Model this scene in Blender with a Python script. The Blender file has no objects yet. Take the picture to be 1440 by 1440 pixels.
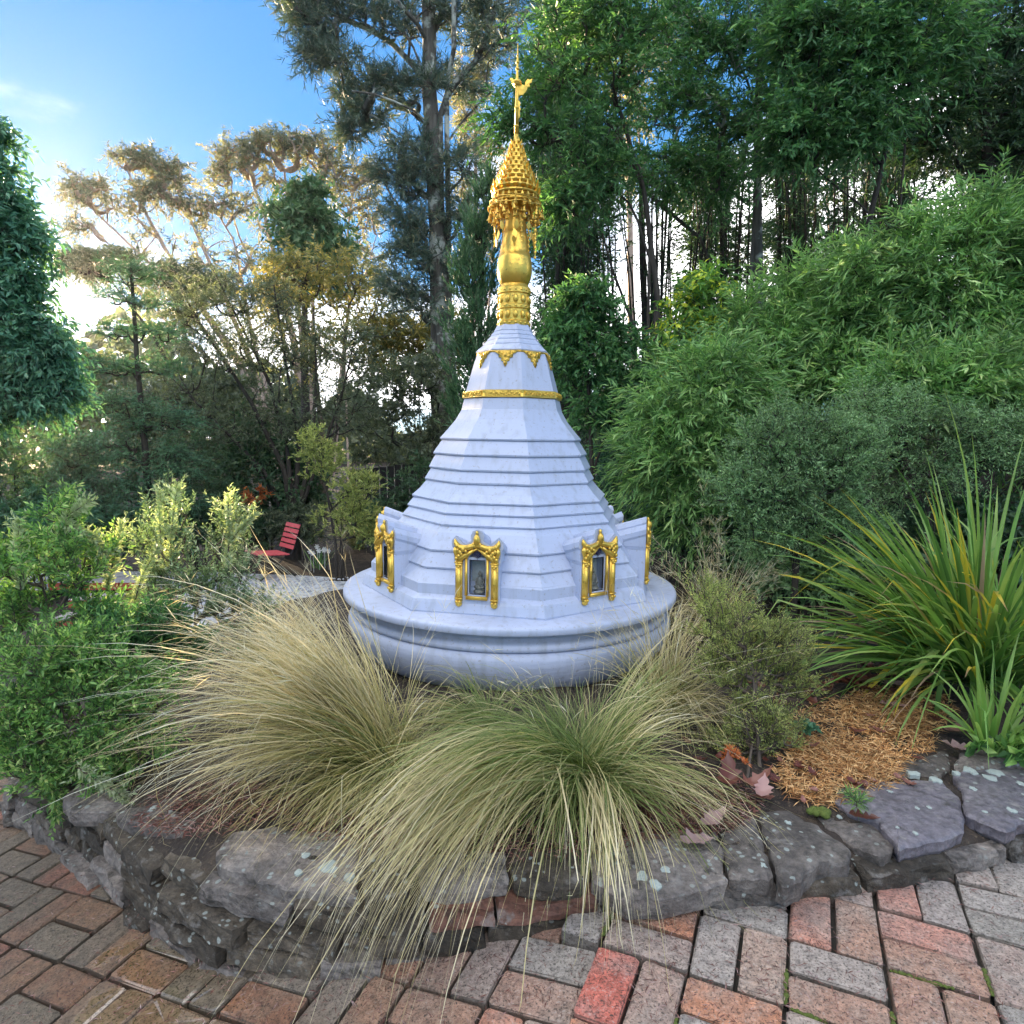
import bpy, math, random
import numpy as np
from mathutils import Vector, Euler, noise as mnoise
S = bpy.context.scene
R = math.radians
rng = np.random.default_rng(7)
random.seed(7)

# ------------------------------------------------------------------ camera, sky, sun, exposure
FP, PITCH, H = 900.0, R(6.8), 1.45
cam = bpy.data.cameras.new('camera'); camo = bpy.data.objects.new('camera', cam); S.collection.objects.link(camo)
cam.sensor_width = 36; cam.sensor_fit = 'HORIZONTAL'; cam.lens = 36 * FP / 1440
cam.clip_start = 0.05; cam.clip_end = 2000
camo.location = (0, 0, H); camo.rotation_euler = (math.pi / 2 - PITCH, 0, 0)
S.camera = camo
S.render.resolution_x = S.render.resolution_y = 1024

SUN_EL, SUN_AZ = R(5.8), R(-40)          # azimuth measured from +Y towards +X
CLOUD = (-12.368, 12.271, 13.539)  # offset picked so clouds added out of view brighten the shaded foreground
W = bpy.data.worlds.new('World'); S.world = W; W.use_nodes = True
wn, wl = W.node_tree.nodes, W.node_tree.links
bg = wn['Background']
sky = wn.new('ShaderNodeTexSky'); sky.sky_type = 'NISHITA'; sky.sun_disc = False
sky.sun_elevation = SUN_EL; sky.sun_rotation = SUN_AZ; sky.altitude = 900
sky.air_density = 1.0; sky.dust_density = .05; sky.ozone_density = 6.0
gm = wn.new('ShaderNodeGamma'); gm.inputs['Gamma'].default_value = .55      # one even tone curve over the whole sky, like the phone's
wl.new(sky.outputs[0], gm.inputs['Color'])
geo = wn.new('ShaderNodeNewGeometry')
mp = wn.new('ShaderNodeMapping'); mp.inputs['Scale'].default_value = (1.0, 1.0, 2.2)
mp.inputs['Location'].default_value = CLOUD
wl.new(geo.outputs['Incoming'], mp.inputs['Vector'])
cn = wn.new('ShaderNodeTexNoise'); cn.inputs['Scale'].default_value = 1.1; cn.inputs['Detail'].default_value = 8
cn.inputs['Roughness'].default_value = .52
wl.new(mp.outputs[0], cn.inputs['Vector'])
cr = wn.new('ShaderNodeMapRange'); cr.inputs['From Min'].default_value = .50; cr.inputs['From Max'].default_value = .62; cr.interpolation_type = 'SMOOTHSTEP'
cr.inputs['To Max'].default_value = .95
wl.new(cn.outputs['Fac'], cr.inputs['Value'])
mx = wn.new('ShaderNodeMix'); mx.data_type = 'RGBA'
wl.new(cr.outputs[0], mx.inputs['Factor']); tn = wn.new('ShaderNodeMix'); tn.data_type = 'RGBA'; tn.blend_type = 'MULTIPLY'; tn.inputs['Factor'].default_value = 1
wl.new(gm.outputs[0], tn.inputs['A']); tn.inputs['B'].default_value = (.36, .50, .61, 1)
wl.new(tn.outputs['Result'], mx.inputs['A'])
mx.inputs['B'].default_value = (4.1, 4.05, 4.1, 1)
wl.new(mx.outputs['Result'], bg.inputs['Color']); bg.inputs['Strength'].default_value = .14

sl = bpy.data.lights.new('sun', 'SUN'); sl.energy = 4.8; sl.angle = R(.6); sl.color = (1, .74, .46)
so = bpy.data.objects.new('sun', sl); S.collection.objects.link(so)
sd = Vector((math.sin(SUN_AZ) * math.cos(SUN_EL), math.cos(SUN_AZ) * math.cos(SUN_EL), math.sin(SUN_EL)))
so.rotation_euler = sd.to_track_quat('Z', 'Y').to_euler(); so.location = sd * 60
vs = S.view_settings; vs.view_transform = 'Standard'; vs.look = 'None'; vs.exposure = 2.95; vs.gamma = 1
vs.use_curve_mapping = False

# ------------------------------------------------------------------ helpers
cP, sP = math.cos(PITCH), math.sin(PITCH)
def ray(px, py):
    a = (px - 720) / FP; b = (720 - py) / FP
    return np.array([a, cP + sP * b, -sP + cP * b])
def at(px, py, Y):
    d = ray(px, py); return np.array([0, 0, H]) + d * (Y / d[1])
def onz(px, py, z):
    d = ray(px, py); return np.array([0, 0, H]) + d * ((z - H) / d[2])
def ppm(Y):   # metres per photo pixel at depth Y
    return Y / FP

def tag(o, label=None, cat=None, group=None, kind=None):
    if label: o['label'] = label
    if cat: o['category'] = cat
    if group: o['group'] = group
    if kind: o['kind'] = kind
    return o
def thing(name, label, cat, loc=(0, 0, 0), group=None):
    o = bpy.data.objects.new(name, None); S.collection.objects.link(o)
    o.location = Vector([float(c) for c in loc]); o.empty_display_size = .1
    return tag(o, label, cat, group)
def base_of(o):
    b = np.zeros(3)
    while o is not None:
        b = b + np.array(o.location); o = o.parent
    return b
def mesh(name, V, F4=None, F3=None, v=None, mat=None, smooth=False, NG=None):
    V = np.asarray(V, dtype=np.float32).reshape(-1, 3)
    me = bpy.data.meshes.new(name)
    if NG is not None:
        me.from_pydata(V.tolist(), [], NG)
    else:
        F4 = np.zeros((0, 4), int) if F4 is None else np.asarray(F4, int).reshape(-1, 4)
        F3 = np.zeros((0, 3), int) if F3 is None else np.asarray(F3, int).reshape(-1, 3)
        n4, n3 = len(F4), len(F3)
        me.vertices.add(len(V)); me.vertices.foreach_set('co', V.ravel())
        me.loops.add(n4 * 4 + n3 * 3)
        me.loops.foreach_set('vertex_index', np.concatenate([F4.ravel(), F3.ravel()]).astype(np.int32))
        me.polygons.add(n4 + n3)
        ls = np.concatenate([np.arange(n4) * 4, n4 * 4 + np.arange(n3) * 3]).astype(np.int32)
        me.polygons.foreach_set('loop_start', ls)
        me.update(calc_edges=True)
    if v is not None:
        a = me.attributes.new('v', 'FLOAT', 'POINT'); a.data.foreach_set('value', np.asarray(v, np.float32))
    me.polygons.foreach_set('use_smooth', np.full(len(me.polygons), bool(smooth)))
    if mat: me.materials.append(mat)
    return me
def link(name, me, parent=None, loc=None):
    o = bpy.data.objects.new(name, me); S.collection.objects.link(o)
    if parent is not None: o.parent = parent
    if loc is not None: o.location = Vector([float(c) for c in loc])
    return o
def part(name, V, F4=None, F3=None, parent=None, **k):
    V = np.asarray(V, float).reshape(-1, 3)
    if parent is not None: V = V - base_of(parent)
    return link(name, mesh(name, V, F4, F3, **k), parent)

class MB:
    """collects shapes into one mesh"""
    def __init__(s): s.V = []; s.F4 = []; s.F3 = []; s.n = 0
    def add(s, V, F4=None, F3=None):
        V = np.asarray(V, float).reshape(-1, 3)
        if F4 is not None and len(F4): s.F4.append(np.asarray(F4, int).reshape(-1, 4) + s.n)
        if F3 is not None and len(F3): s.F3.append(np.asarray(F3, int).reshape(-1, 3) + s.n)
        s.V.append(V); s.n += len(V); return s
    def arr(s):
        return (np.concatenate(s.V), np.concatenate(s.F4) if s.F4 else None, np.concatenate(s.F3) if s.F3 else None)
    def box(s, c, sz, M=None):
        c = np.array(c, float); h = np.array(sz, float) / 2
        q = np.array([[x, y, z] for z in (-1, 1) for y in (-1, 1) for x in (-1, 1)], float) * h
        if M is not None: q = q @ np.array(M).T
        return s.add(q + c, [[0, 2, 3, 1], [4, 5, 7, 6], [0, 1, 5, 4], [2, 6, 7, 3], [0, 4, 6, 2], [1, 3, 7, 5]])
    def lathe(s, prof, n=24, c=(0, 0, 0), cap=True, ph=0.0, sq=None):
        a = np.arange(n) * 2 * math.pi / n + ph
        V = []
        for r, z in prof:
            V.append(np.stack([r * np.sin(a), -r * np.cos(a), np.full(n, z)], 1))
        V = np.concatenate(V) + np.array(c, float)
        F = []; m = len(prof)
        i = np.arange(n); j = (i + 1) % n
        for k in range(m - 1):
            F.append(np.stack([k * n + j, k * n + i, (k + 1) * n + i, (k + 1) * n + j], 1))
        F3 = []
        if cap:
            V = np.concatenate([V, [[c[0], c[1], c[2] + prof[0][1]], [c[0], c[1], c[2] + prof[-1][1]]]])
            F3.append(np.stack([i, j, np.full(n, m * n)], 1)); F3.append(np.stack([(m - 1) * n + j, (m - 1) * n + i, np.full(n, m * n + 1)], 1))
            F3 = np.concatenate(F3)
        return s.add(V, np.concatenate(F), F3)
    def tube(s, pts, rad, k=6):
        pts = np.asarray(pts, float)
        rad = np.full(len(pts), rad) if np.isscalar(rad) else np.asarray(rad, float)
        T = np.gradient(pts, axis=0); T /= np.linalg.norm(T, axis=1, keepdims=True) + 1e-9
        up = np.array([0, 0, 1.0]) if abs(T[0][2]) < .9 else np.array([1.0, 0, 0])
        V = []; a = np.arange(k) * 2 * math.pi / k
        for p, t, r in zip(pts, T, rad):
            x = np.cross(t, up); x /= np.linalg.norm(x) + 1e-9; y = np.cross(t, x); up = -y if np.dot(-y, up) > 0 else y
            y = np.cross(x, t)
            V.append(p + r * (np.cos(a)[:, None] * x + np.sin(a)[:, None] * y))
        i = np.arange(k); j = (i + 1) % k; F = []
        for q in range(len(pts) - 1):
            F.append(np.stack([q * k + i, q * k + j, (q + 1) * k + j, (q + 1) * k + i], 1))
        V = np.concatenate(V)
        m = len(V); V = np.concatenate([V, [pts[0], pts[-1]]])
        F3 = np.concatenate([np.stack([j, i, np.full(k, m)], 1), np.stack([m - k + i, m - k + j, np.full(k, m + 1)], 1)])
        return s.add(V, np.concatenate(F), F3)
    def ball(s, c, r, k=8, m=6):
        r = np.array([r, r, r], float) if np.isscalar(r) else np.array(r, float)
        b = MB(); pr = [(max(1e-4, math.sin(math.pi * i / m)), -math.cos(math.pi * i / m)) for i in range(m + 1)]
        b.lathe(pr, k, cap=False); V, F4, _ = b.arr()
        return s.add(V * r + np.array(c, float), F4)
    def xform(s, M, t=(0, 0, 0)):
        s.V = [q @ np.array(M, float).T + np.array(t, float) for q in s.V]; return s
    def put(s, name, mat, parent=None, smooth=False, v=None):
        V, F4, F3 = s.arr()
        return part(name, V, F4, F3, parent=parent, mat=mat, smooth=smooth, v=v)
def rotz(a): c, s_ = math.cos(a), math.sin(a); return np.array([[c, -s_, 0], [s_, c, 0], [0, 0, 1.0]])

# ------------------------------------------------------------------ materials
def M(name):
    m = bpy.data.materials.new(name); m.use_nodes = True
    return m, m.node_tree.nodes, m.node_tree.links, m.node_tree.nodes['Principled BSDF']
def ramp(n, stops):
    r = n.new('ShaderNodeValToRGB'); e = r.color_ramp.elements
    while len(e) < len(stops): e.new(.5)
    for i, (p, c) in enumerate(stops): e[i].position = p; e[i].color = (*c, 1)
    return r
def noise_(n, l, scale, detail=5, vec=None, rough=.55):
    t = n.new('ShaderNodeTexNoise'); t.inputs['Scale'].default_value = scale; t.inputs['Detail'].default_value = detail
    t.inputs['Roughness'].default_value = rough
    if vec is None:
        g = n.new('ShaderNodeNewGeometry'); vec = g.outputs['Position']
    l.new(vec, t.inputs['Vector']); return t
def bump(n, l, b, h, strength=.4, dist=.01):
    u = n.new('ShaderNodeBump'); u.inputs['Strength'].default_value = strength; u.inputs['Distance'].default_value = dist
    l.new(h, u.inputs['Height']); l.new(u.outputs[0], b.inputs['Normal']); return u
def mixc(n, l, fac, a, b, mode='MIX'):
    m = n.new('ShaderNodeMix'); m.data_type = 'RGBA'; m.blend_type = mode
    if hasattr(fac, 'links'): l.new(fac, m.inputs['Factor'])
    else: m.inputs['Factor'].default_value = fac
    for s_, q in (('A', a), ('B', b)):
        if hasattr(q, 'links'): l.new(q, m.inputs[s_])
        else: m.inputs[s_].default_value = (*q, 1)
    return m.outputs['Result']
def mrange(n, l, x, a, b, c=0, d=1):
    m = n.new('ShaderNodeMapRange'); l.new(x, m.inputs['Value'])
    for k, q in zip(('From Min', 'From Max', 'To Min', 'To Max'), (a, b, c, d)): m.inputs[k].default_value = q
    return m.outputs[0]

def leaf_mat(name, stops, rough=.5, trans=.35, tint=(1.25, 1.3, .7), spec=.4, gain=2.35):
    m, n, l, b = M(name)
    a = n.new('ShaderNodeAttribute'); a.attribute_name = 'v'
    r = ramp(n, [(p, tuple(min(.8, q * gain) for q in c)) for p, c in stops]); l.new(a.outputs['Fac'], r.inputs[0])
    t = noise_(n, l, 3.0, 3)
    c = mixc(n, l, .55, r.outputs[0], mrange(n, l, t.outputs['Fac'], .3, .7, .45, 1.5), 'MULTIPLY')
    l.new(c, b.inputs['Base Color']); b.inputs['Roughness'].default_value = rough
    b.inputs['Specular IOR Level'].default_value = spec
    tr = n.new('ShaderNodeBsdfTranslucent')
    l.new(mixc(n, l, 1.0, c, tint, 'MULTIPLY'), tr.inputs['Color'])
    ms = n.new('ShaderNodeMixShader'); ms.inputs[0].default_value = trans
    l.new(b.outputs[0], ms.inputs[1]); l.new(tr.outputs[0], ms.inputs[2])
    l.new(ms.outputs[0], n['Material Output'].inputs[0])
    return m
def G(*c): return tuple(c)
ML = {
 'bamboo': leaf_mat('bamboo_leaf', [(0, G(.025, .06, .02)), (.4, G(.07, .14, .045)), (.8, G(.14, .22, .075)), (.94, G(.27, .33, .14)), (1, G(.46, .40, .16))]),
 'broad': leaf_mat('broad_leaf', [(0, G(.02, .06, .024)), (.55, G(.045, .115, .04)), (.85, G(.09, .18, .06)), (1, G(.2, .3, .10))], gain=1.9),
 'yellowmix': leaf_mat('yellowing_leaf', [(0, G(.03, .08, .02)), (.5, G(.07, .14, .03)), (.66, G(.13, .2, .05)), (.74, G(.6, .42, .03)), (1, G(.7, .5, .05))]),
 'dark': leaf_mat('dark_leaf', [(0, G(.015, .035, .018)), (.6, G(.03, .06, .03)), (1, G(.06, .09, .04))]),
 'conifer': leaf_mat('conifer_leaf', [(0, G(.02, .055, .03)), (.6, G(.035, .085, .045)), (1, G(.07, .13, .06))], trans=.2),
 'cypress': leaf_mat('cypress_leaf', [(0, G(.02, .05, .022)), (.6, G(.04, .085, .035)), (1, G(.09, .14, .06))], trans=.15),
 'pine': leaf_mat('pine_needle', [(0, G(.03, .045, .035)), (.6, G(.05, .075, .055)), (.9, G(.09, .10, .06)), (1, G(.22, .15, .08))], trans=.2),
 'euc': leaf_mat('gum_leaf', [(0, G(.04, .06, .045)), (.6, G(.07, .09, .06)), (.9, G(.13, .13, .08)), (1, G(.32, .20, .10))], trans=.42, tint=(1.35, 1.1, .6)),
 'gold': leaf_mat('autumn_leaf', [(0, G(.05, .065, .025)), (.5, G(.11, .115, .04)), (.8, G(.24, .19, .06)), (1, G(.46, .32, .09))], trans=.4, tint=(1.2, 1.1, .6)),
 'olive': leaf_mat('olive_leaf', [(0, G(.05, .065, .02)), (.45, G(.13, .155, .045)), (.85, G(.24, .25, .09)), (1, G(.45, .25, .10))]),
 'greyfine': leaf_mat('fine_grey_leaf', [(0, G(.045, .085, .035)), (.6, G(.09, .15, .065)), (1, G(.18, .26, .12))], trans=.3),
 'twiggy': leaf_mat('dusty_leaf', [(0, G(.03, .04, .025)), (.6, G(.06, .075, .045)), (.93, G(.10, .11, .06)), (1, G(.25, .25, .2))], trans=.3),
 'laurel': leaf_mat('laurel_leaf', [(0, G(.03, .075, .045)), (.6, G(.05, .12, .07)), (1, G(.10, .18, .10))], rough=.35, trans=.25),
 'lime': leaf_mat('lime_leaf', [(0, G(.015, .04, .014)), (.4, G(.05, .11, .03)), (.75, G(.13, .22, .06)), (1, G(.32, .40, .14))], gain=2.3),
 'sage': leaf_mat('sage_leaf', [(0, G(.06, .11, .045)), (.5, G(.12, .18, .085)), (1, G(.34, .38, .24))], gain=1.7, trans=.2),
 'straw': leaf_mat('grass_blade', [(0, G(.09, .12, .03)), (.25, G(.22, .23, .07)), (.5, G(.50, .42, .17)), (.75, G(.74, .62, .36)), (1, G(.85, .80, .62))], trans=.3, tint=(1.1, 1.05, .7), gain=1.0),
 'greengrass': leaf_mat('green_grass_blade', [(0, G(.10, .16, .035)), (.4, G(.22, .28, .08)), (.65, G(.46, .41, .18)), (.85, G(.68, .57, .31)), (1, G(.80, .72, .50))], trans=.3, tint=(1.1, 1.1, .6), gain=1.0),
 'flax': leaf_mat('strap_leaf', [(0, G(.08, .18, .045)), (.5, G(.17, .32, .07)), (.84, G(.32, .44, .12)), (.87, G(.62, .5, .05)), (.93, G(.7, .55, .08)), (.95, G(.32, .2, .12)), (1, G(.45, .32, .22))], rough=.4, gain=1.0),
 'litter': leaf_mat('dead_leaf', [(0, G(.07, .02, .015)), (.4, G(.14, .045, .03)), (.75, G(.26, .12, .09)), (1, G(.40, .28, .27))], rough=.35, trans=.05, gain=1.0),
 'mulch': leaf_mat('straw_mulch', [(0, G(.20, .08, .03)), (.4, G(.56, .29, .10)), (1, G(.82, .56, .28))], trans=.1, rough=.7, gain=1.0),
 'paletip': leaf_mat('pale_tip_leaf', [(0, G(.16, .22, .10)), (.5, G(.30, .36, .19)), (1, G(.50, .54, .38))], gain=1.2),
 'orange': leaf_mat('orange_leaf', [(0, G(.55, .12, .03)), (1, G(.7, .28, .10))], trans=.3, gain=1.0),
}
def bark_mat(name, a, b_, sc=6, spots=0):
    m, n, l, b = M(name)
    g = n.new('ShaderNodeNewGeometry'); mp_ = n.new('ShaderNodeMapping'); mp_.inputs['Scale'].default_value = (3, 3, .6)
    l.new(g.outputs['Position'], mp_.inputs[0])
    t = noise_(n, l, sc, 6, mp_.outputs[0]); r = ramp(n, [(.3, a), (.7, b_)]); l.new(t.outputs['Fac'], r.inputs[0])
    c = r.outputs[0]
    if spots:
        t2 = noise_(n, l, 2.8, 4); c = mixc(n, l, mrange(n, l, t2.outputs['Fac'], .52, .60), c, (.42, .44, .38))
    l.new(c, b.inputs['Base Color']); b.inputs['Roughness'].default_value = .9
    bump(n, l, b, t.outputs['Fac'], .7, .02); return m
BK = {'dark': bark_mat('dark_bark', (.02, .016, .012), (.06, .05, .04)), 'brown': bark_mat('brown_bark', (.05, .035, .025), (.14, .11, .085)),
      'pale': bark_mat('pale_bark', (.24, .17, .13), (.58, .44, .34)), 'lichen': bark_mat('lichen_bark', (.05, .045, .035), (.13, .12, .10), spots=1)}

def soil_mat():
    m, n, l, b = M('soil'); t = noise_(n, l, 9, 8); t2 = noise_(n, l, 60, 4)
    r = ramp(n, [(.3, (.018, .013, .01)), (.55, (.05, .036, .026)), (.75, (.10, .075, .05))]); l.new(t.outputs['Fac'], r.inputs[0])
    c = mixc(n, l, mrange(n, l, t2.outputs['Fac'], .58, .7, 0, .7), r.outputs[0], (.20, .15, .10)); l.new(c, b.inputs['Base Color'])
    b.inputs['Roughness'].default_value = .9; bump(n, l, b, t2.outputs['Fac'], .9, .02); return m
def gravel_mat(name, a, c_):
    m, n, l, b = M(name); g = n.new('ShaderNodeNewGeometry')
    v = n.new('ShaderNodeTexVoronoi'); v.inputs['Scale'].default_value = 22; l.new(g.outputs['Position'], v.inputs['Vector'])
    sep = n.new('ShaderNodeSeparateColor'); l.new(v.outputs['Color'], sep.inputs[0])
    r = ramp(n, [(0, a), (1, c_)]); l.new(sep.outputs[0], r.inputs[0]); l.new(r.outputs[0], b.inputs['Base Color'])
    b.inputs['Roughness'].default_value = .75; bump(n, l, b, v.outputs['Distance'], -.8, .02); return m
def stone_mat(name, a, b_, c_, lich=.55, gloss=.7):
    m, n, l, b = M(name)
    oi = n.new('ShaderNodeObjectInfo')
    g = n.new('ShaderNodeNewGeometry')
    t = noise_(n, l, 6, 9, rough=.68); t2 = noise_(n, l, 38, 8, rough=.72); t3 = noise_(n, l, 1.7, 3)
    r = ramp(n, [(.25, a), (.5, b_), (.75, c_)]); l.new(t.outputs['Fac'], r.inputs[0])
    c = mixc(n, l, .6, r.outputs[0], mrange(n, l, t2.outputs['Fac'], .35, .65, .3, 1.75), 'MULTIPLY')
    c = mixc(n, l, 1.0, c, mrange(n, l, oi.outputs['Random'], 0, 1, .6, 1.4), 'MULTIPLY')
    t4 = noise_(n, l, 11, 6, rough=.7); c = mixc(n, l, mrange(n, l, t4.outputs['Fac'], .55, .66, 0, .75), c, (.035, .03, .022)); c = mixc(n, l, mrange(n, l, t4.outputs['Fac'], .44, .34, 0, .55), c, (.30, .28, .25))
    # pale lichen crust: speckles gathered in patches, on upward faces
    v = n.new('ShaderNodeTexVoronoi'); v.inputs['Scale'].default_value = 34; v.inputs['Randomness'].default_value = 1
    nv = noise_(n, l, 14, 3); vm = n.new('ShaderNodeVectorMath'); vm.operation = 'MULTIPLY_ADD'
    l.new(nv.outputs['Color'], vm.inputs[0]); vm.inputs[1].default_value = (.03, .03, .03); l.new(g.outputs['Position'], vm.inputs[2])
    l.new(vm.outputs[0], v.inputs['Vector'])
    sp_ = mrange(n, l, v.outputs['Distance'], .22, .30, 1, 0)
    sep = n.new('ShaderNodeSeparateColor'); l.new(v.outputs['Color'], sep.inputs[0])
    pick = mrange(n, l, sep.outputs[0], lich, lich + .02, 0, 1)
    pa = mrange(n, l, t3.outputs['Fac'], .36, .50, 0, 1)
    sx = n.new('ShaderNodeSeparateXYZ'); l.new(g.outputs['Normal'], sx.inputs[0]); up_ = mrange(n, l, sx.outputs['Z'], -.1, .5, .25, 1)
    q = None
    for z in (sp_, pick, pa, up_):
        if q is None: q = z
        else:
            mm = n.new('ShaderNodeMath'); mm.operation = 'MULTIPLY'; l.new(q, mm.inputs[0]); l.new(z, mm.inputs[1]); q = mm.outputs[0]
    c = mixc(n, l, q, c, (.34, .37, .33)); l.new(c, b.inputs['Base Color'])
    b.inputs['Roughness'].default_value = gloss
    ad = n.new('ShaderNodeMath'); ad.operation = 'MULTIPLY_ADD'; l.new(t4.outputs['Fac'], ad.inputs[0]); ad.inputs[1].default_value = 2.2; l.new(t2.outputs['Fac'], ad.inputs[2])
    bump(n, l, b, ad.outputs[0], .9 if lich < .8 else .35, .018); return m
def plain(name, col, rough=.6, metal=0, nb=0, ns=60, bs=.3, spec=.5):
    m, n, l, b = M(name)
    t = noise_(n, l, ns, 5)
    l.new(mixc(n, l, .5, col, mrange(n, l, t.outputs['Fac'], .3, .7, .75, 1.25), 'MULTIPLY'), b.inputs['Base Color'])
    b.inputs['Roughness'].default_value = rough; b.inputs['Metallic'].default_value = metal; b.inputs['Specular IOR Level'].default_value = spec
    if nb: bump(n, l, b, t.outputs['Fac'], bs, nb)
    return m
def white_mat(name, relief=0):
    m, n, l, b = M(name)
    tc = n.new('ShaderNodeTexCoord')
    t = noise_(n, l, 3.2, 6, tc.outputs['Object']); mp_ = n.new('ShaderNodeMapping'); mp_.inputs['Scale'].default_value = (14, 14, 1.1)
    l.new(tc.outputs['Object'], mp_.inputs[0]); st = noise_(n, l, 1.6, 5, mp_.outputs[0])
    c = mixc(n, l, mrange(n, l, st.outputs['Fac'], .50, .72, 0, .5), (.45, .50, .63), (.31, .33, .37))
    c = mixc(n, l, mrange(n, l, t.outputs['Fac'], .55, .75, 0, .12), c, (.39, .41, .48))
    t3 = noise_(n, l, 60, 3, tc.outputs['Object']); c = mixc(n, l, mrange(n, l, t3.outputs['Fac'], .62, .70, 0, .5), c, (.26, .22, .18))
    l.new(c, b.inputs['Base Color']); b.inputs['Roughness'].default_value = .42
    if relief:
        mq = n.new('ShaderNodeMapping'); mq.inputs['Scale'].default_value = (5, 5, 46); l.new(tc.outputs['Object'], mq.inputs[0])
        hb = noise_(n, l, 1.0, 4, mq.outputs[0]); bump(n, l, b, hb.outputs['Fac'], .5, .006); b.inputs['Roughness'].default_value = .5
    else:
        bump(n, l, b, t.outputs['Fac'], .25, .008)
    return m
def gold_mat(name, orn=0):
    m, n, l, b = M(name); tc = n.new('ShaderNodeTexCoord')
    t = noise_(n, l, 9, 5, tc.outputs['Object']); t2 = noise_(n, l, 55, 4, tc.outputs['Object'])
    c = mixc(n, l, mrange(n, l, t.outputs['Fac'], .45, .75, 0, .6), (.80, .52, .09), (.55, .33, .06))
    c = mixc(n, l, mrange(n, l, t2.outputs['Fac'], .6, .72, 0, .6), c, (.28, .16, .05))
    l.new(c, b.inputs['Base Color']); b.inputs['Metallic'].default_value = .72; b.inputs['Roughness'].default_value = .34
    bump(n, l, b, t2.outputs['Fac'], .5 if not orn else .9, .004 if not orn else .012); return m
def brick_mat():
    m, n, l, b = M('brick_paver'); oi = n.new('ShaderNodeObjectInfo'); g = n.new('ShaderNodeNewGeometry')
    r = ramp(n, [(0, (.30, .265, .22)), (.22, (.40, .35, .30)), (.4, (.48, .29, .19)), (.55, (.44, .25, .17)), (.68, (.36, .32, .28)), (.82, (.56, .24, .12)), (.95, (.54, .26, .19)), (1, (.58, .15, .10))])
    r.color_ramp.interpolation = 'CONSTANT' if False else 'LINEAR'
    l.new(oi.outputs['Random'], r.inputs[0])
    big = noise_(n, l, 7, 4); mid = noise_(n, l, 40, 6, rough=.7); fine = noise_(n, l, 130, 5, rough=.75)
    c = mixc(n, l, mrange(n, l, big.outputs['Fac'], .45, .68, 0, .6), r.outputs[0], (.34, .30, .25))
    c = mixc(n, l, .9, c, mrange(n, l, mid.outputs['Fac'], .32, .68, .6, 1.65), 'MULTIPLY')
    c = mixc(n, l, mrange(n, l, fine.outputs['Fac'], .54, .60, 0, .9), c, (.06, .05, .04))
    c = mixc(n, l, mrange(n, l, fine.outputs['Fac'], .44, .36, 0, .6), c, (.62, .56, .49))
    # damp, browner area at the foot of the left wall
    sx = n.new('ShaderNodeSeparateXYZ'); l.new(g.outputs['Position'], sx.inputs[0])
    def wet(xa, xb, na, nb2, sc):
        t = noise_(n, l, sc, 4)
        a_ = n.new('ShaderNodeMath'); a_.operation = 'MULTIPLY_ADD'; l.new(t.outputs['Fac'], a_.inputs[0]); a_.inputs[1].default_value = na; l.new(sx.outputs['X'], a_.inputs[2])
        return mrange(n, l, a_.outputs[0], xa, xb, 1, 0)
    w = wet(-.35, .45, .9, 0, 2.0)
    c = mixc(n, l, w, c, mixc(n, l, 1.0, c, (.42, .37, .29), 'MULTIPLY'))
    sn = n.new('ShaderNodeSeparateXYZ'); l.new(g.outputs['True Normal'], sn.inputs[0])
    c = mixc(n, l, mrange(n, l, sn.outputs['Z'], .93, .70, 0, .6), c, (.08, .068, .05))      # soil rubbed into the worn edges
    l.new(c, b.inputs['Base Color'])
    pc = onz(235, 1385, -.2); vd = n.new('ShaderNodeVectorMath'); vd.operation = 'DISTANCE'; l.new(g.outputs['Position'], vd.inputs[0]); vd.inputs[1].default_value = [float(q) for q in pc]
    pud = noise_(n, l, 6.5, 4); pa_ = n.new('ShaderNodeMath'); pa_.operation = 'MULTIPLY_ADD'; l.new(pud.outputs['Fac'], pa_.inputs[0]); pa_.inputs[1].default_value = .75; l.new(vd.outputs['Value'], pa_.inputs[2]); pm = mrange(n, l, pa_.outputs[0], .60, .66, 1, 0)
    mm = n.new('ShaderNodeMath'); mm.operation = 'MULTIPLY'; l.new(pm, mm.inputs[0]); l.new(w, mm.inputs[1])
    l.new(mrange(n, l, mm.outputs[0], 0, 1, .58, .07), b.inputs['Roughness']); flat = mrange(n, l, sn.outputs['Z'], .965, .98, 0, 1); cm = n.new('ShaderNodeMath'); cm.operation = 'MULTIPLY'; l.new(flat, cm.inputs[0]); l.new(mm.outputs[0], cm.inputs[1]); l.new(cm.outputs[0], b.inputs['Coat Weight']); b.inputs['Coat Roughness'].default_value = .05; b.inputs['Coat IOR'].default_value = 1.7
    add = n.new('ShaderNodeMath'); add.operation = 'ADD'; l.new(mid.outputs['Fac'], add.inputs[0]); l.new(fine.outputs['Fac'], add.inputs[1])
    u = bump(n, l, b, add.outputs[0], .8, .010); l.new(mrange(n, l, mm.outputs[0], 0, 1, .9, .06), u.inputs['Strength'])
    return m
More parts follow.
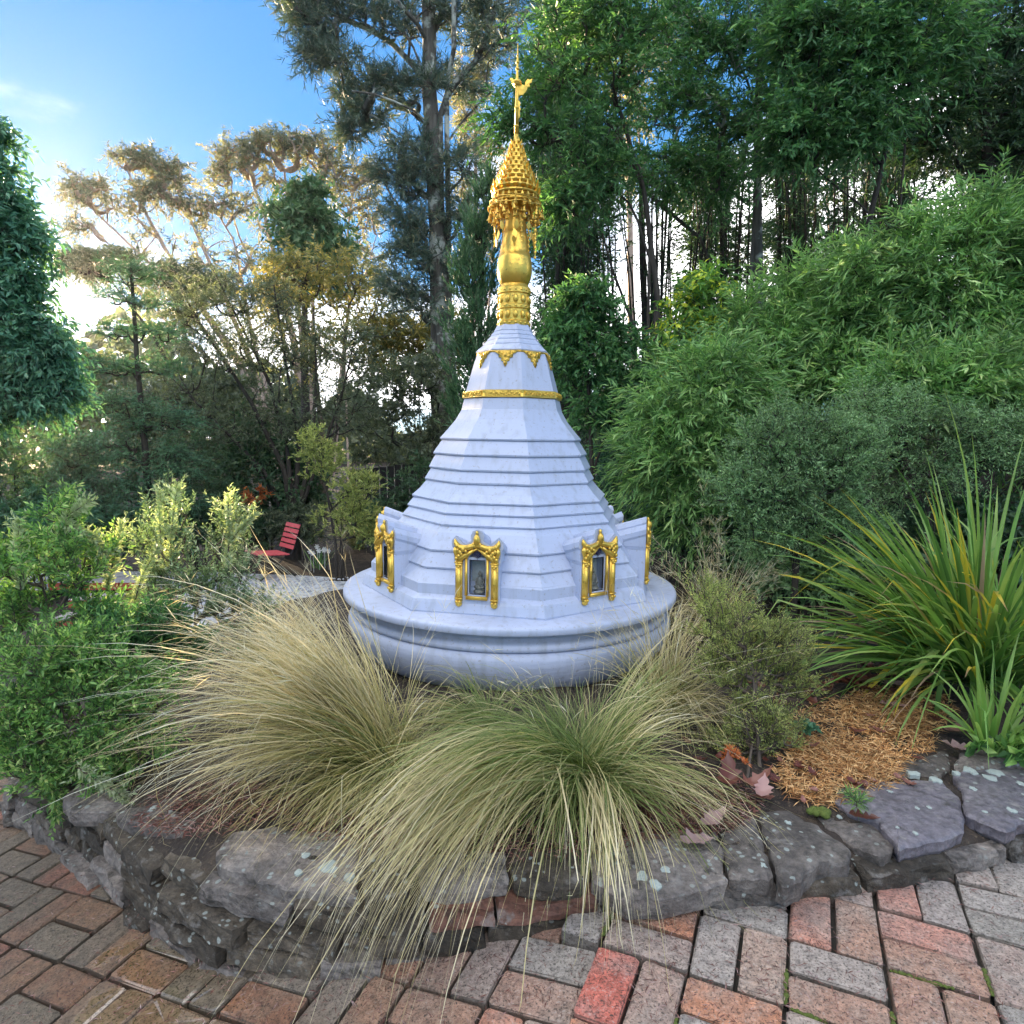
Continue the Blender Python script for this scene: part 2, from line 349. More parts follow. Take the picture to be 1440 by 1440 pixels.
MT = {'soil': soil_mat(), 'gravel': gravel_mat('pale_gravel', (.26, .27, .29), (.55, .57, .60)), 'white': white_mat('white_paint'), 'whiterelief': white_mat('white_render', 1),
      'gold': gold_mat('gold_paint'), 'goldorn': gold_mat('embossed_gold', 1), 'brick': brick_mat(),
      'stone': stone_mat('grey_stone', (.065, .055, .046), (.17, .145, .125), (.32, .275, .23)),
      'slate': stone_mat('purple_slate', (.085, .075, .085), (.14, .125, .14), (.20, .18, .19), lich=.8, gloss=.4),
      'rough': stone_mat('mossy_rough_stone', (.022, .017, .012), (.085, .066, .044), (.24, .20, .15), lich=.45),
      'redstone': stone_mat('red_brown_stone', (.07, .03, .02), (.16, .07, .045), (.22, .11, .07), lich=.9),
      'lichen': plain('pale_lichen', (.33, .375, .34), .9, nb=.004, ns=120), 'moss': plain('moss', (.09, .12, .02), .95, nb=.01, ns=150),
      'red': plain('faded_red_paint', (.68, .12, .13), .4, ns=30), 'iron': plain('dark_iron', (.02, .02, .022), .5, metal=.4),
      'mortar': plain('dark_mortar', (.05, .045, .035), .95, nb=.01, ns=80), 'fence': plain('dark_timber', (.02, .017, .015), .8, ns=20),
      'figure': plain('grey_stone_figure', (.22, .22, .19), .5, ns=60), 'nback': plain('niche_back', (.33, .37, .37), .7), 'rosette': plain('dark_blue_rosette', (.02, .02, .06), .3),
      'redbrick': plain('red_brick', (.36, .075, .04), .7, nb=.004), 'pale': plain('sky_sheen_tread', (.50, .46, .45), .25), 'petal': plain('white_petal', (.8, .8, .76), .6)}
mg, gn, gl, gb = M('niche_glass')
tr = gn.new('ShaderNodeBsdfTransparent'); gs = gn.new('ShaderNodeBsdfGlossy'); gs.inputs['Roughness'].default_value = .04
lw = gn.new('ShaderNodeFresnel'); lw.inputs[0].default_value = 1.25; ms_ = gn.new('ShaderNodeMixShader')
gl.new(lw.outputs[0], ms_.inputs[0]); gl.new(tr.outputs[0], ms_.inputs[1]); gl.new(gs.outputs[0], ms_.inputs[2]); gl.new(ms_.outputs[0], gn['Material Output'].inputs[0])
MT['glass'] = mg

# ------------------------------------------------------------------ heights of the ground
WALL = np.array([(6.5, 2.6), (3.6, 2.45), (2.6, 2.28), (1.79, 2.08), (1.2, 1.93), (.75, 1.86), (.31, 1.84), (-.2, 1.77), (-.5, 1.74), (-.96, 1.88), (-1.3, 2.10), (-1.63, 2.38),
                 (-2.0, 2.68), (-2.44, 2.98), (-2.8, 3.6), (-2.85, 4.6), (-2.3, 5.7), (-1.3, 6.5), (.2, 6.9), (3, 7.4), (6.5, 8), (9, 6), (9, 3.5)])
BC = np.array([.4, 4.2])
_wa = np.arctan2(WALL[:, 1] - BC[1], WALL[:, 0] - BC[0]); _wr = np.linalg.norm(WALL - BC, axis=1)
_o = np.argsort(_wa); _wa, _wr = _wa[_o], _wr[_o]
def bedR(a): return np.interp(a, _wa, _wr, period=2 * math.pi)
def sstep(x, a, b):
    t = np.clip((x - a) / (b - a), 0, 1); return t * t * (3 - 2 * t)
def zpath(x, y):
    return np.maximum(np.where(x > .22, 0.0, -.03 - .15 * (.22 - x)), -.60)
def zout(x, y):
    x = np.asarray(x, float); y = np.asarray(y, float)
    low = -.62 + 0 * x
    far = sstep(y, 3.4, 5.5)
    near = np.minimum(zpath(x, y), 0)
    z = near * (1 - far) + low * far
    bank = sstep(x - .25 * (8 - y) , 1.6, 6.5) * sstep(y, 3.5, 6.0) * (1 - sstep(y, 9, 15))
    return z + bank * 2.3
def wtop(x): return np.interp(x, [-3, -2.2, -1.6, -.9, 0, 1, 2, 6], [-.12, -.06, -.01, .09, .11, .10, .12, .2])
def zbed(x, y):
    x = np.asarray(x, float); y = np.asarray(y, float)
    a = np.arctan2(y - BC[1], x - BC[0]); r = np.hypot(x - BC[0], y - BC[1]) / bedR(a)
    base = wtop(x) - .02
    return base + .05 * np.clip(1 - r, 0, 1) + sstep(x, 2.5, 6) * sstep(y, 2.8, 6.0) * 1.3
def inside(x, y): 
    a = np.arctan2(y - BC[1], x - BC[0]); return np.hypot(x - BC[0], y - BC[1]) < bedR(a)
def zground(x, y):
    return np.where(inside(x, y), zbed(x, y), zout(x, y))

# ------------------------------------------------------------------ the setting: ground, bed, gravel, path
def axis(a, b, fine0, fine1, fs, cs):
    l1 = np.arange(fine0, fine1, fs)
    l0 = -np.geomspace(.3, fine0 - a, 26)[::-1] + fine0; l2 = fine1 + np.geomspace(.3, b - fine1, 26)
    return np.concatenate([l0, l1, l2])
xs = axis(-200, 200, -9, 9, .15, 1); ys = axis(-50, 260, -1, 14, .15, 1)
X, Y = np.meshgrid(xs, ys)
Z = zout(X, Y) - .065
Z = Z + .03 * np.sin(X * 2.3 + 1.3 * np.sin(Y * 1.7)) * (Y > 5) - np.where(inside(X, Y), .25, 0)
nx, ny = len(xs), len(ys)
idx = np.arange(nx * ny).reshape(ny, nx)
F = np.stack([idx[:-1, :-1], idx[:-1, 1:], idx[1:, 1:], idx[1:, :-1]], -1).reshape(-1, 4)
tag(part('ground', np.stack([X, Y, Z], -1).reshape(-1, 3), F, mat=MT['soil'], smooth=True), kind='structure')
# garden bed: a polar sheet with a skirt down to the path
na, nr = 160, 26
aa = np.linspace(-math.pi, math.pi, na, endpoint=False); fr = np.concatenate([np.linspace(.02, .985, nr), [.985]])
V = []
for k, f_ in enumerate(fr):
    r_ = bedR(aa) * f_; x = BC[0] + r_ * np.cos(aa); y = BC[1] + r_ * np.sin(aa)
    z = zbed(x, y) + .012 * np.sin(x * 19 + 3 * np.sin(y * 11)) + .01 * np.sin(y * 23 + x * 7)
    if k >= len(fr) - 2: z = z - .03
    if k == len(fr) - 1: z = z - .9
    V.append(np.stack([x, y, z], 1))
i = np.arange(na); j = (i + 1) % na
F = np.concatenate([np.stack([k * na + i, k * na + j, (k + 1) * na + j, (k + 1) * na + i], 1)[:, ::-1] for k in range(len(fr) - 1)])
tag(part('garden_bed', np.concatenate(V), F, mat=MT['soil'], smooth=True), kind='structure')
# gravel court
c0 = onz(440, 860, -.6); th = np.linspace(0, 2 * math.pi, 40, endpoint=False)
rr_ = 1 + .08 * np.sin(3 * th) + .05 * np.sin(7 * th)
V = [[c0[0], c0[1] + .2, -.58]] + [[c0[0] + 1.9 * r_ * math.cos(t), c0[1] + .2 + 1.5 * r_ * math.sin(t), -.585] for t, r_ in zip(th, rr_)]
tag(part('gravel_court', V, F3=[[0, 1 + k, 1 + (k + 1) % 40] for k in range(40)], mat=MT['gravel']), kind='structure')
gv = onz(120, 815, -.58)
V = [[gv[0] + 3.4 * math.cos(t) * (1 + .07 * math.sin(5 * t)), gv[1] + .6 * math.sin(t), -.59] for t in th]
tag(part('gravel_path', [[gv[0], gv[1], -.59]] + V, F3=[[0, 1 + k, 1 + (k + 1) % 40] for k in range(40)], mat=MT['gravel']), kind='structure')

# brick path: basket weave, every paver its own object
MOD = .246
def brick_mesh(L, Wd, T, seed):
    r = random.Random(seed); c = .006; b = .006
    def ring(inset, z, ch):
        hx, hy = L / 2 - inset, Wd / 2 - inset
        p = [(hx - ch, -hy), (hx, -hy + ch), (hx, hy - ch), (hx - ch, hy), (-hx + ch, hy), (-hx, hy - ch), (-hx, -hy + ch), (-hx + ch, -hy)]
        return [(x + r.uniform(-.003, .003), y + r.uniform(-.003, .003), z + r.uniform(-.0015, .0015)) for x, y in p]
    V = ring(0, -T, c) + ring(0, -b, c * 1.2) + ring(b * .45, -b * .3, c * 1.3) + ring(b * 1.5, 0, c * 1.3) + [(0, 0, .001)]
    F4 = [[k * 8 + a, k * 8 + (a + 1) % 8, (k + 1) * 8 + (a + 1) % 8, (k + 1) * 8 + a] for k in range(3) for a in range(8)]
    F3 = [[24 + a, 24 + (a + 1) % 8, 32] for a in range(8)]
    return mesh('brick', V, F4, F3, mat=MT['brick'], smooth=False)
BM = [brick_mesh(MOD - .009, MOD / 2 - .009, .06, s_) for s_ in range(8)]
path = thing('brick_path', None, None, (0, 1.4, 0)); path['kind'] = 'structure'
hd = math.atan2(.42, .92)                          # heading of one brick family, right of forward
eB = np.array([math.sin(hd), math.cos(hd)]); eA = np.array([math.cos(hd), -math.sin(hd)])
C0 = onz(985, 1283, 0)[:2]
for ia in range(-26, 20):
    for ib in range(-12, 16):
        o2 = C0 + eA * ia * MOD + eB * ib * MOD
        vert = (ia + ib) % 2 == 1
        for k in (0, 1):
            if vert: c = o2 + eA * MOD * (.25 + .5 * k) + eB * MOD * .5; ang = math.atan2(eB[1], eB[0])
            else: c = o2 + eB * MOD * (.25 + .5 * k) + eA * MOD * .5; ang = math.atan2(eA[1], eA[0])
            x, y = c
            a_ = math.atan2(y - BC[1], x - BC[0]); rr = math.hypot(x - BC[0], y - BC[1]) - bedR(a_)
            if rr < -.16 or rr > (2.6 if x < -1.6 else 2.0): continue
            if y < 1.0 or y > 5.4 or x > 3.9 or (x > 0 and y > 3) or (x > 1.9 and rr > .75) or (x < -1.6 and rr > 1.5): continue
            if x < -1.6 and y > 4.8: continue
            # only what the frame can see, with a margin
            zc = float(zpath(x, y)); d = y * cP - (zc - H) * sP; u = 720 + FP * x / d
            if u < -160 or u > 2300: continue
            o = link('brick', random.choice(BM), path)
            o.location = (x - 0 + random.uniform(-.003, .003), y - 1.4 + random.uniform(-.003, .003), zc + random.uniform(-.0035, .003))
            sl_ = .15 if x < .22 and zc > -.595 else 0
            o.rotation_euler = (Euler((random.uniform(-.010, .010), -math.atan(sl_) + random.uniform(-.010, .010), 0)).to_matrix() @ Euler((0, 0, ang + random.uniform(-.02, .02) + (math.pi if random.random() < .5 else 0))).to_matrix()).to_euler()

# ------------------------------------------------------------------ stone retaining wall
wall = thing('stone_wall', 'low dry stone garden wall of lichen spotted slabs around the grassy bed', 'wall', (0, 1.8, 0))
def slab(poly, ztop, th, seed, mat, name='coping_stone', parent=wall, rough=.006, dome=.006):
    r = random.Random(seed); P = np.array(poly, float); n = len(P)
    Q = []
    for a in range(n):                       # two points inserted per edge with jitter
        p, q = P[a], P[(a + 1) % n]; e = np.linalg.norm(q - p)
        Q.append(p)
        for t in (.2, .4, .6, .8): Q.append(p + (q - p) * (t + r.uniform(-.06, .06)) + np.array([r.uniform(-1, 1), r.uniform(-1, 1)]) * min(.009, e * .06))
    Q = np.array(Q); Q = (Q + .10 * (np.roll(Q, 1, 0) + np.roll(Q, -1, 0))) / 1.2
    c = Q.mean(0); m = len(Q); V = []
    size = np.abs(Q - c).mean()
    for s_, dz in ((.93, -th), (.985, -th * .75), (.99, -th * .4), (1.0, -.010), (1 - .006 / size, -.002), (1 - .016 / size, 0), (.62, dome * .5), (.3, dome * .7)):
        for q in Q:
            x, y = c + (q - c) * s_
            nz = mnoise.noise(Vector((x * 14 + seed, y * 14, dz * 20)))
            nz2 = mnoise.noise(Vector((x * 5 + seed * 3, y * 5, 1))); nz += .5 * mnoise.noise(Vector((x * 45 + seed, y * 45, dz * 60)))
            V.append((x + nz * rough * 1.5, y + nz2 * rough * 1.5, ztop + dz + nz * rough + nz2 * rough * 1.4))
    V.append((c[0], c[1], ztop + dome * 1.4))
    K = 8; F4 = [[k * m + a, k * m + (a + 1) % m, (k + 1) * m + (a + 1) % m, (k + 1) * m + a] for k in range(K - 1) for a in range(m)]
    F3 = [[(K - 1) * m + a, (K - 1) * m + (a + 1) % m, K * m] for a in range(m)] + [[a + 1, a, 0] for a in range(1, m - 1)]
    # orientation
    ar = 0.5 * sum(Q[a][0] * Q[(a + 1) % m][1] - Q[(a + 1) % m][0] * Q[a][1] for a in range(m))
    if ar < 0: F4 = [f_[::-1] for f_ in F4]; F3 = [f_[::-1] for f_ in F3]
    o = part(name, V, F4, F3, parent=parent, mat=mat, smooth=True)
    fl_ = np.ones(len(o.data.polygons), bool); fl_[:5 * m] = False; o.data.polygons.foreach_set('use_smooth', fl_)
    return o, c
def Z5(l): return [(940 + x / 2.88, 1040 + y / 2.88) for x, y in l]
def pxpoly(l, z): return [onz(x, y, z)[:2] for x, y in l]
COP = [
 (Z5([(215, 370), (330, 305), (362, 335), (380, 430), (432, 545), (415, 562), (250, 550), (225, 460)]), .10, .07, 'stone'),
 (Z5([(372, 290), (480, 278), (600, 330), (690, 390), (732, 445), (725, 492), (600, 512), (475, 592), (450, 588), (432, 510), (392, 400)]), .105, .08, 'stone'),
 (Z5([(600, 300), (700, 322), (840, 345), (900, 410), (905, 452), (865, 468), (745, 425), (690, 378), (630, 345)]), .095, .09, 'stone'),
 (Z5([(690, 190), (860, 165), (1100, 160), (1178, 222), (1198, 370), (1120, 402), (935, 445), (912, 400), (850, 335), (740, 300), (670, 250)]), .12, .06, 'slate'),
 (Z5([(1150, 130), (1300, 110), (1520, 120), (1560, 330), (1440, 330), (1370, 365), (1250, 322), (1203, 298), (1190, 210)]), .125, .06, 'slate'),
 (Z5([(960, 60), (1130, 40), (1150, 115), (1090, 150), (900, 155)]), .11, .06, 'stone'),
 (Z5([(1170, 55), (1330, 30), (1600, 40), (1620, 105), (1380, 108), (1160, 118)]), .13, .06, 'stone'),
 ([(830, 1190), (925, 1160), (1005, 1165), (1018, 1200), (1022, 1240), (960, 1255), (880, 1260), (832, 1238)], .10, .08, 'stone'),
 ([(718, 1195), (820, 1185), (826, 1215), (822, 1243), (770, 1250), (722, 1240)], .11, .05, 'rough'),
 ([(585, 1205), (712, 1195), (716, 1240), (640, 1250), (590, 1250)], .11, .05, 'stone'),
 ([(505, 1180), (580, 1175), (585, 1235), (560, 1262), (515, 1262)], .10, .07, 'rough'),
 ([(303, 1195), (328, 1165), (400, 1160), (500, 1170), (512, 1210), (500, 1262), (440, 1252), (380, 1238), (308, 1218)], .09, .09, 'stone'),
 ([(160, 1140), (250, 1118), (340, 1112), (362, 1138), (312, 1178), (270, 1183), (215, 1165), (180, 1152)], .02, .07, 'stone'),
 ([(85, 1122), (118, 1098), (190, 1100), (198, 1126), (150, 1142), (100, 1140)], -.03, .07, 'stone'),
 ([(20, 1100), (60, 1075), (110, 1085), (100, 1110), (60, 1122)], -.06, .07, 'rough'),
 ([(-60, 1070), (0, 1045), (50, 1060), (30, 1090), (-20, 1100)], -.08, .07, 'stone'),
]
for k_, x_ in enumerate([2.42, 2.86, 3.3, 3.75, 4.2]):      # the coping goes on beyond the right edge
    c_ = np.array([x_, float(np.interp(x_, WALL[:9][::-1, 0], WALL[:9][::-1, 1])) + .17]); COP.append(([(c_[0] - .2, c_[1] - .17), (c_[0] + .02, c_[1] - .20), (c_[0] + .2, c_[1] - .15), (c_[0] + .18, c_[1] + .14), (c_[0] - .18, c_[1] + .15)], .14, .07, 'stone'))
stones = []
for k, (pl, z, th_, mt) in enumerate(COP):
    o, c = slab(pl if pl[0][0] < 10 else pxpoly(pl, z), z, th_, k + 3, MT[mt], rough=.007 if mt != 'slate' else .003)
    stones.append((o, c, z))
stones[11][0]['label'] = 'broad grey top slab crusted with white lichen'; stones[3][0]['label'] = 'smooth purple slate top slab'; stones[4][0]['label'] = 'purple slate top slab with pale lichen spots'
# pale lichen rosettes on the slabs
def lichen(px, py, rpx, parent, z):
    p = onz(px, py, z); r_ = rpx / FP * p[1] * .95; k = 12
    a = np.arange(k) * 2 * math.pi / k; rj = 1 + rng.normal(0, .22, k)
    V = [(p[0] + r_ * rj[q] * math.cos(a[q]), p[1] + r_ * rj[q] * math.sin(a[q]) * 1.25, z + .005) for q in range(k)]
    V += [(p[0] + r_ * 1.05 * rj[q] * math.cos(a[q]), p[1] + r_ * 1.05 * rj[q] * math.sin(a[q]) * 1.25, z - .01) for q in range(k)]
    V.append((p[0], p[1], z + .007))
    part('lichen', V, [[k + q, k + (q + 1) % k, (q + 1) % k, q] for q in range(k)], [[q, (q + 1) % k, 2 * k] for q in range(k)], parent=parent, mat=MT['lichen'])
for px, py, r_, si in [(1116, 1172, 11, 1), (1109, 1197, 10, 1), (1108, 1158, 5, 1), (1072, 1218, 5, 0), (906, 1206, 10, 7), (938, 1224, 9, 7), (903, 1234, 9, 7), (922, 1245, 9, 7), (868, 1215, 4, 7),
                       (1180, 1150, 4, 2), (1251, 1114, 4, 3), (1290, 1138, 3.5, 3), (1307, 1137, 3.5, 3), (1262, 1165, 2.5, 3), (1287, 1173, 4, 3), (1206, 1125, 4, 3), (1316, 1098, 7, 3), (1284, 1089, 8, 3),
                       (1345, 1088, 6, 4), (1366, 1085, 9, 4), (1402, 1089, 11, 4), (1392, 1095, 8, 4), (1368, 1110, 5, 4), (1405, 1121, 3, 4), (1424, 1141, 6, 4), (1385, 1143, 3, 4), (1435, 1103, 6, 4),
                       (430, 1205, 7, 11), (462, 1222, 12, 11), (420, 1228, 6, 11), (382, 1198, 6, 11), (345, 1205, 5, 11), (490, 1235, 8, 11), (325, 1134, 7, 12), (215, 1138, 5, 12), (240, 1142, 4, 12), (148, 1121, 9, 13)]:
    lichen(px, py, r_, stones[si][0], stones[si][2])
# courses of face stones
def wpt(s_):    # distance along the visible wall, from the right end
    return np.array([np.interp(s_, WS, WP[:, 0]), np.interp(s_, WS, WP[:, 1])])
WP = WALL[0:16]; WS = np.concatenate([[0], np.cumsum(np.linalg.norm(np.diff(WP, axis=0), axis=1))])
rs = random.Random(5)
def face_stone(c, tdir, nrm, L, Hh, D, seed, mat):
    k = 3; V = []; g = {}
    nu, nv, nw = 8, 4, 3
    mb = MB()
    pts = {}
    V = []
    def pid(a, b_, c_):
        key = (a, b_, c_)
        if key in g: return g[key]
        u, w_, v_ = a / nu * 2 - 1, b_ / nv * 2 - 1, c_ / nw * 2 - 1
        q = np.array([u, w_, v_]); e = np.abs(q)
        rnd = np.array([u * (1 - .05 * (e[1] ** 3 + e[2] ** 3) / 2), w_ * (1 - .12 * (e[0] ** 6 + e[2] ** 4) / 2), v_ * (1 - .08 * (e[0] ** 3 + e[1] ** 3) / 2)])
        p = rnd * np.array([L / 2, Hh / 2, D / 2])
        nn = mnoise.noise_vector(Vector((p[0] * 13 + seed * 7.3, p[1] * 18, p[2] * 13))); n2 = mnoise.noise_vector(Vector((p[0] * 45 + seed * 3.3, p[1] * 60, p[2] * 45)))
        p = p + np.array(nn) * np.array([.012, .014, .020]) + np.array(n2) * np.array([.005, .005, .008])
        P = np.array([c[0], c[1], c[2]]) + np.array([tdir[0], tdir[1], 0]) * p[0] + np.array([nrm[0], nrm[1], 0]) * p[2] + np.array([0, 0, 1]) * p[1]
        g[key] = len(V); V.append(P); return g[key]
    F = []
    for a in range(nu):
        for b_ in range(nv):
            F.append([pid(a, b_, nw), pid(a + 1, b_, nw), pid(a + 1, b_ + 1, nw), pid(a, b_ + 1, nw)])
    for a in range(nu):
        for c_ in range(nw):
            F.append([pid(a, nv, c_ + 1), pid(a + 1, nv, c_ + 1), pid(a + 1, nv, c_), pid(a, nv, c_)])
            F.append([pid(a, 0, c_), pid(a + 1, 0, c_), pid(a + 1, 0, c_ + 1), pid(a, 0, c_ + 1)])
    for b_ in range(nv):
        for c_ in range(nw):
            F.append([pid(0, b_, c_), pid(0, b_, c_ + 1), pid(0, b_ + 1, c_ + 1), pid(0, b_ + 1, c_)])
            F.append([pid(nu, b_, c_ + 1), pid(nu, b_, c_), pid(nu, b_ + 1, c_), pid(nu, b_ + 1, c_ + 1)])
    return part('stone', V, F, parent=wall, mat=mat, smooth=False)
sd_ = 0
for course in range(7):
    s_ = rs.uniform(0, .1)
    while s_ < WS[-1]:
        L = rs.uniform(.16, .42); c = wpt(s_ + L / 2); t = wpt(s_ + L) - wpt(s_); t /= np.linalg.norm(t)
        nrm = np.array([-t[1], t[0]]);
        if np.dot(nrm, c - BC) < 0: nrm = -nrm
        bot = float(zpath(c[0], c[1])) - .03; top = float(wtop(c[0])) - .055
        h = .074; zc = top - .03 - course * h
        if zc > bot - .01:
            hh = h * rs.uniform(.8, 1.12); sd_ += 1
            red = (-.22 < c[0] < .3 and course == 0)
            cc = c - nrm * (.05 + rs.uniform(-.018, .018) - .012 * course)
            face_stone((cc[0], cc[1], zc + rs.uniform(-.006, .006)), t, nrm, L * .97, hh, .14, sd_, MT['redstone'] if red else (MT['stone'] if rs.random() < .3 else MT['rough']))
        s_ += L
# dark mortar core behind the face stones
V = []; q = []
for s_ in np.linspace(0, WS[-1], 60):
    c = wpt(s_); d = (BC - c) / np.linalg.norm(BC - c); c2 = c + d * .09
    V += [(c2[0], c2[1], -.75), (c2[0], c2[1], float(wtop(c[0])) - .05), (c2[0] + d[0] * .2, c2[1] + d[1] * .2, float(wtop(c[0])) - .05)]
F = []
for k in range(59): F += [[k * 3, k * 3 + 3, k * 3 + 4, k * 3 + 1], [k * 3 + 1, k * 3 + 4, k * 3 + 5, k * 3 + 2]]
part('mortar_core', V, F, parent=wall, mat=MT['mortar'])

# ------------------------------------------------------------------ the pagoda
SD = 4.2
SX = -.020; SZ = .06
pag = thing('pagoda', 'white eight sided garden pagoda with tiered skirt, golden niches and tall golden spire', 'pagoda', (SX, SD, SZ))
def spz(py): return float(at(720, py, SD)[2])
def spr(py, hw):
    z = spz(py); return hw / FP * (SD * cP - (z - H) * sP)
O = np.array([SX, SD, 0.0])
PH = R(11)                                    # angle of the front right corner
def octring(mb, prof, jit=.0, seed=0, sub=4):
    """prof (R,z) lofted round the octagon; edges subdivided a little so light rolls across hand-laid render"""
    r = random.Random(seed); n = 8 * sub; V = []
    for (Rr, z) in prof:
        cs = [np.array([Rr * math.sin(PH + k * math.pi / 4), -Rr * math.cos(PH + k * math.pi / 4)]) for k in range(8)]
        for k in range(8):
            for t in range(sub):
                p = cs[k] + (cs[(k + 1) % 8] - cs[k]) * t / sub
                V.append((p[0], p[1], z + (r.uniform(-jit, jit))))
    V = np.array(V) + O
    i = np.arange(n); j = (i + 1) % n
    F = np.concatenate([np.stack([k * n + i, k * n + j, (k + 1) * n + j, (k + 1) * n + i], 1)[:, ::-1] for k in range(len(prof) - 1)])
    # profiles run top to bottom
    mb.add(V, F); return mb
# drum and round base
mb = MB(); mb.lathe([(.86, -.25), (.86, .05), (.90, .07), (.96, .11), (1.01, .16), (1.035, .21), (1.05, .26), (1.052, .30), (1.04, .325), (1.02, .335)], 72, O)
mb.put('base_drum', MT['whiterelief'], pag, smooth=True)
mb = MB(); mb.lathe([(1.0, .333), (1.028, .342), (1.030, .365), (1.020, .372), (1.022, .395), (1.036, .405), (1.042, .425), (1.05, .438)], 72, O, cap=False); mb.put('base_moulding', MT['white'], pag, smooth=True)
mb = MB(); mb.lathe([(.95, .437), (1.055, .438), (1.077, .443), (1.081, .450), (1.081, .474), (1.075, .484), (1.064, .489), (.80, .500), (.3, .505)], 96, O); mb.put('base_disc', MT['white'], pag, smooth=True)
# octagonal plinth and skirt
def tier(name, rt, zt, rl, zl, nxt, seed, mid=None, lip=.009, mat='white'):
    pr = [(rt, zt)]
    if mid: pr += mid
    pr += [(rl, zl), (rl - .003, zl - lip), (nxt - .012, zl - lip - .001)]
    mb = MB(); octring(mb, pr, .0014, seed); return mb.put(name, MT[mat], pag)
tier('plinth', .895, .650, .965, .503, .80, 1, mid=[(.905, .640), (.905, .583), (.945, .565), (.952, .548)])
sp = [(945 / 1000, .725)]
lips = [(spr(617, 101), spz(617)), (spr(637, 110), spz(637)), (spr(656, 115.5), spz(656)), (spr(672, 121), spz(672)), (spr(695, 138), spz(695)), (spr(708, 144), spz(708)), (spr(721, 151), spz(721)),
        (.800, .812), (.850, .722), (.895, .650)]
top = spz(563)
prev = (spr(563, 68.5), top)
for k, (rl, zl) in enumerate(lips):
    mid = None
    if k == 0: mid = [(spr(578, 72), spz(578)), (spr(592, 80), spz(592)), (spr(604, 90), spz(604))]
    if k == 4: mid = [(spr(686, 128), spz(686))]
    if k == 7: mid = [(.735, .90), (.765, .855)]
    nxt = rl - .018
    tier('roof_tier', prev[0], prev[1], rl, zl, nxt - .02, 10 + k, mid)
    prev = (nxt, zl - .004)
# upper facets, gold band, cap
tier('upper_facet', spr(497, 50), spz(497), spr(553, 66.5), spz(553), spr(553, 60), 40, mid=[(spr(512, 55), spz(512))])
mb = MB(); octring(mb, [(spr(552, 67), spz(552)), (spr(552, 70), spz(552) - .004), (spr(557, 70), spz(557)), (spr(562, 71), spz(561.5)), (spr(563, 67), spz(563))], 0, 3)
mb.put('gold_band', MT['gold'], pag)
for k in range(8):        # embossed strip on each side of the band
    a = PH + (k - .5) * math.pi / 4; Rr = spr(557, 70.6) * math.cos(math.pi / 8); L = spr(557, 70) * 2 * math.sin(math.pi / 8) * .9
    mb = MB(); mb.box((0, 0, 0), (L, .008, .030))
    for q in range(14): mb.ball((-L / 2 + (q + .5) * L / 14, -.005, .004 * (-1) ** q), (.007, .004, .009), 6, 4)
    mb.xform(rotz(a)); mb.xform(np.eye(3), O + np.array([Rr * math.sin(a), -Rr * math.cos(a), spz(557)]))
    mb.put('band_strip', MT['goldorn'], pag)
capl = [(459, 23.4), (467, 28), (473.5, 32.5), (480, 37.5), (487.5, 43.5), (497, 53)]
for k in range(5):
    (y0, h0), (y1, h1) = capl[k], capl[k + 1]
    tier('cap_tier', spr(y0, h0 - (1.5 if k else 0)), spz(y0) + .001, spr(y1, h1), spz(y1), spr(y1, h1 - 5), 50 + k, lip=.007, mid=[(spr((y0 + y1) / 2, h0 + (h1 - h0) * .6), spz((y0 + y1) / 2) - .004)])
# gold pendants under the cap
def extr(mb, pts, t0, t1):
    n = len(pts); c = np.mean(pts, 0)
    V = [(p[0], t0, p[1]) for p in pts] + [(p[0], t1, p[1]) for p in pts] + [(c[0], t0 - (t1 - t0) * .3, c[1])]
    F4 = [[a, (a + 1) % n, n + (a + 1) % n, n + a] for a in range(n)]
    return mb.add(V, F4, [[(a + 1) % n, a, 2 * n] for a in range(n)])
for k in range(8):
    a = PH + (k - .5) * math.pi / 4
    h = .105; w = .075
    pr = [(0, -h), (.012, -h * .8), (.010, -h * .66), (.026, -h * .62), (.024, -h * .45), (.044, -h * .40), (.045, -h * .2), (w * .8, -h * .14), (w, 0)]
    pts = pr + [(-x, z) for x, z in pr[::-1][:-1]]
    mb = MB(); extr(mb, np.array(pts), -.004, .006)
    for (x, z, r_) in [(0, -.03, .013), (0, -.06, .009), (.025, -.018, .009), (-.025, -.018, .009), (0, -.082, .006), (.045, -.01, .007), (-.045, -.01, .007)]: mb.ball((x, -.006, z), (r_, r_ * .7, r_ * 1.2), 8, 5)
    zt = spz(499); rt = spr(499, 51) * math.cos(math.pi / 8) + .006; tl = math.atan2(spr(512, 55) - spr(499, 50.5), spz(499) - spz(512)) * .8
    ct, st = math.cos(tl), math.sin(tl)
    mb.xform([[1, 0, 0], [0, ct, st], [0, -st, ct]]); mb.xform(rotz(a)); mb.xform(np.eye(3), O + np.array([rt * math.sin(a), -rt * math.cos(a), zt]))
    mb.put('gold_pendant', MT['goldorn'], pag, smooth=True)
mb = MB(); octring(mb, [(spr(498, 52), spz(498)), (spr(499, 53), spz(499.5)), (spr(501, 51), spz(501.5))], 0, 1); mb.put('gold_swag_rim', MT['gold'], pag)
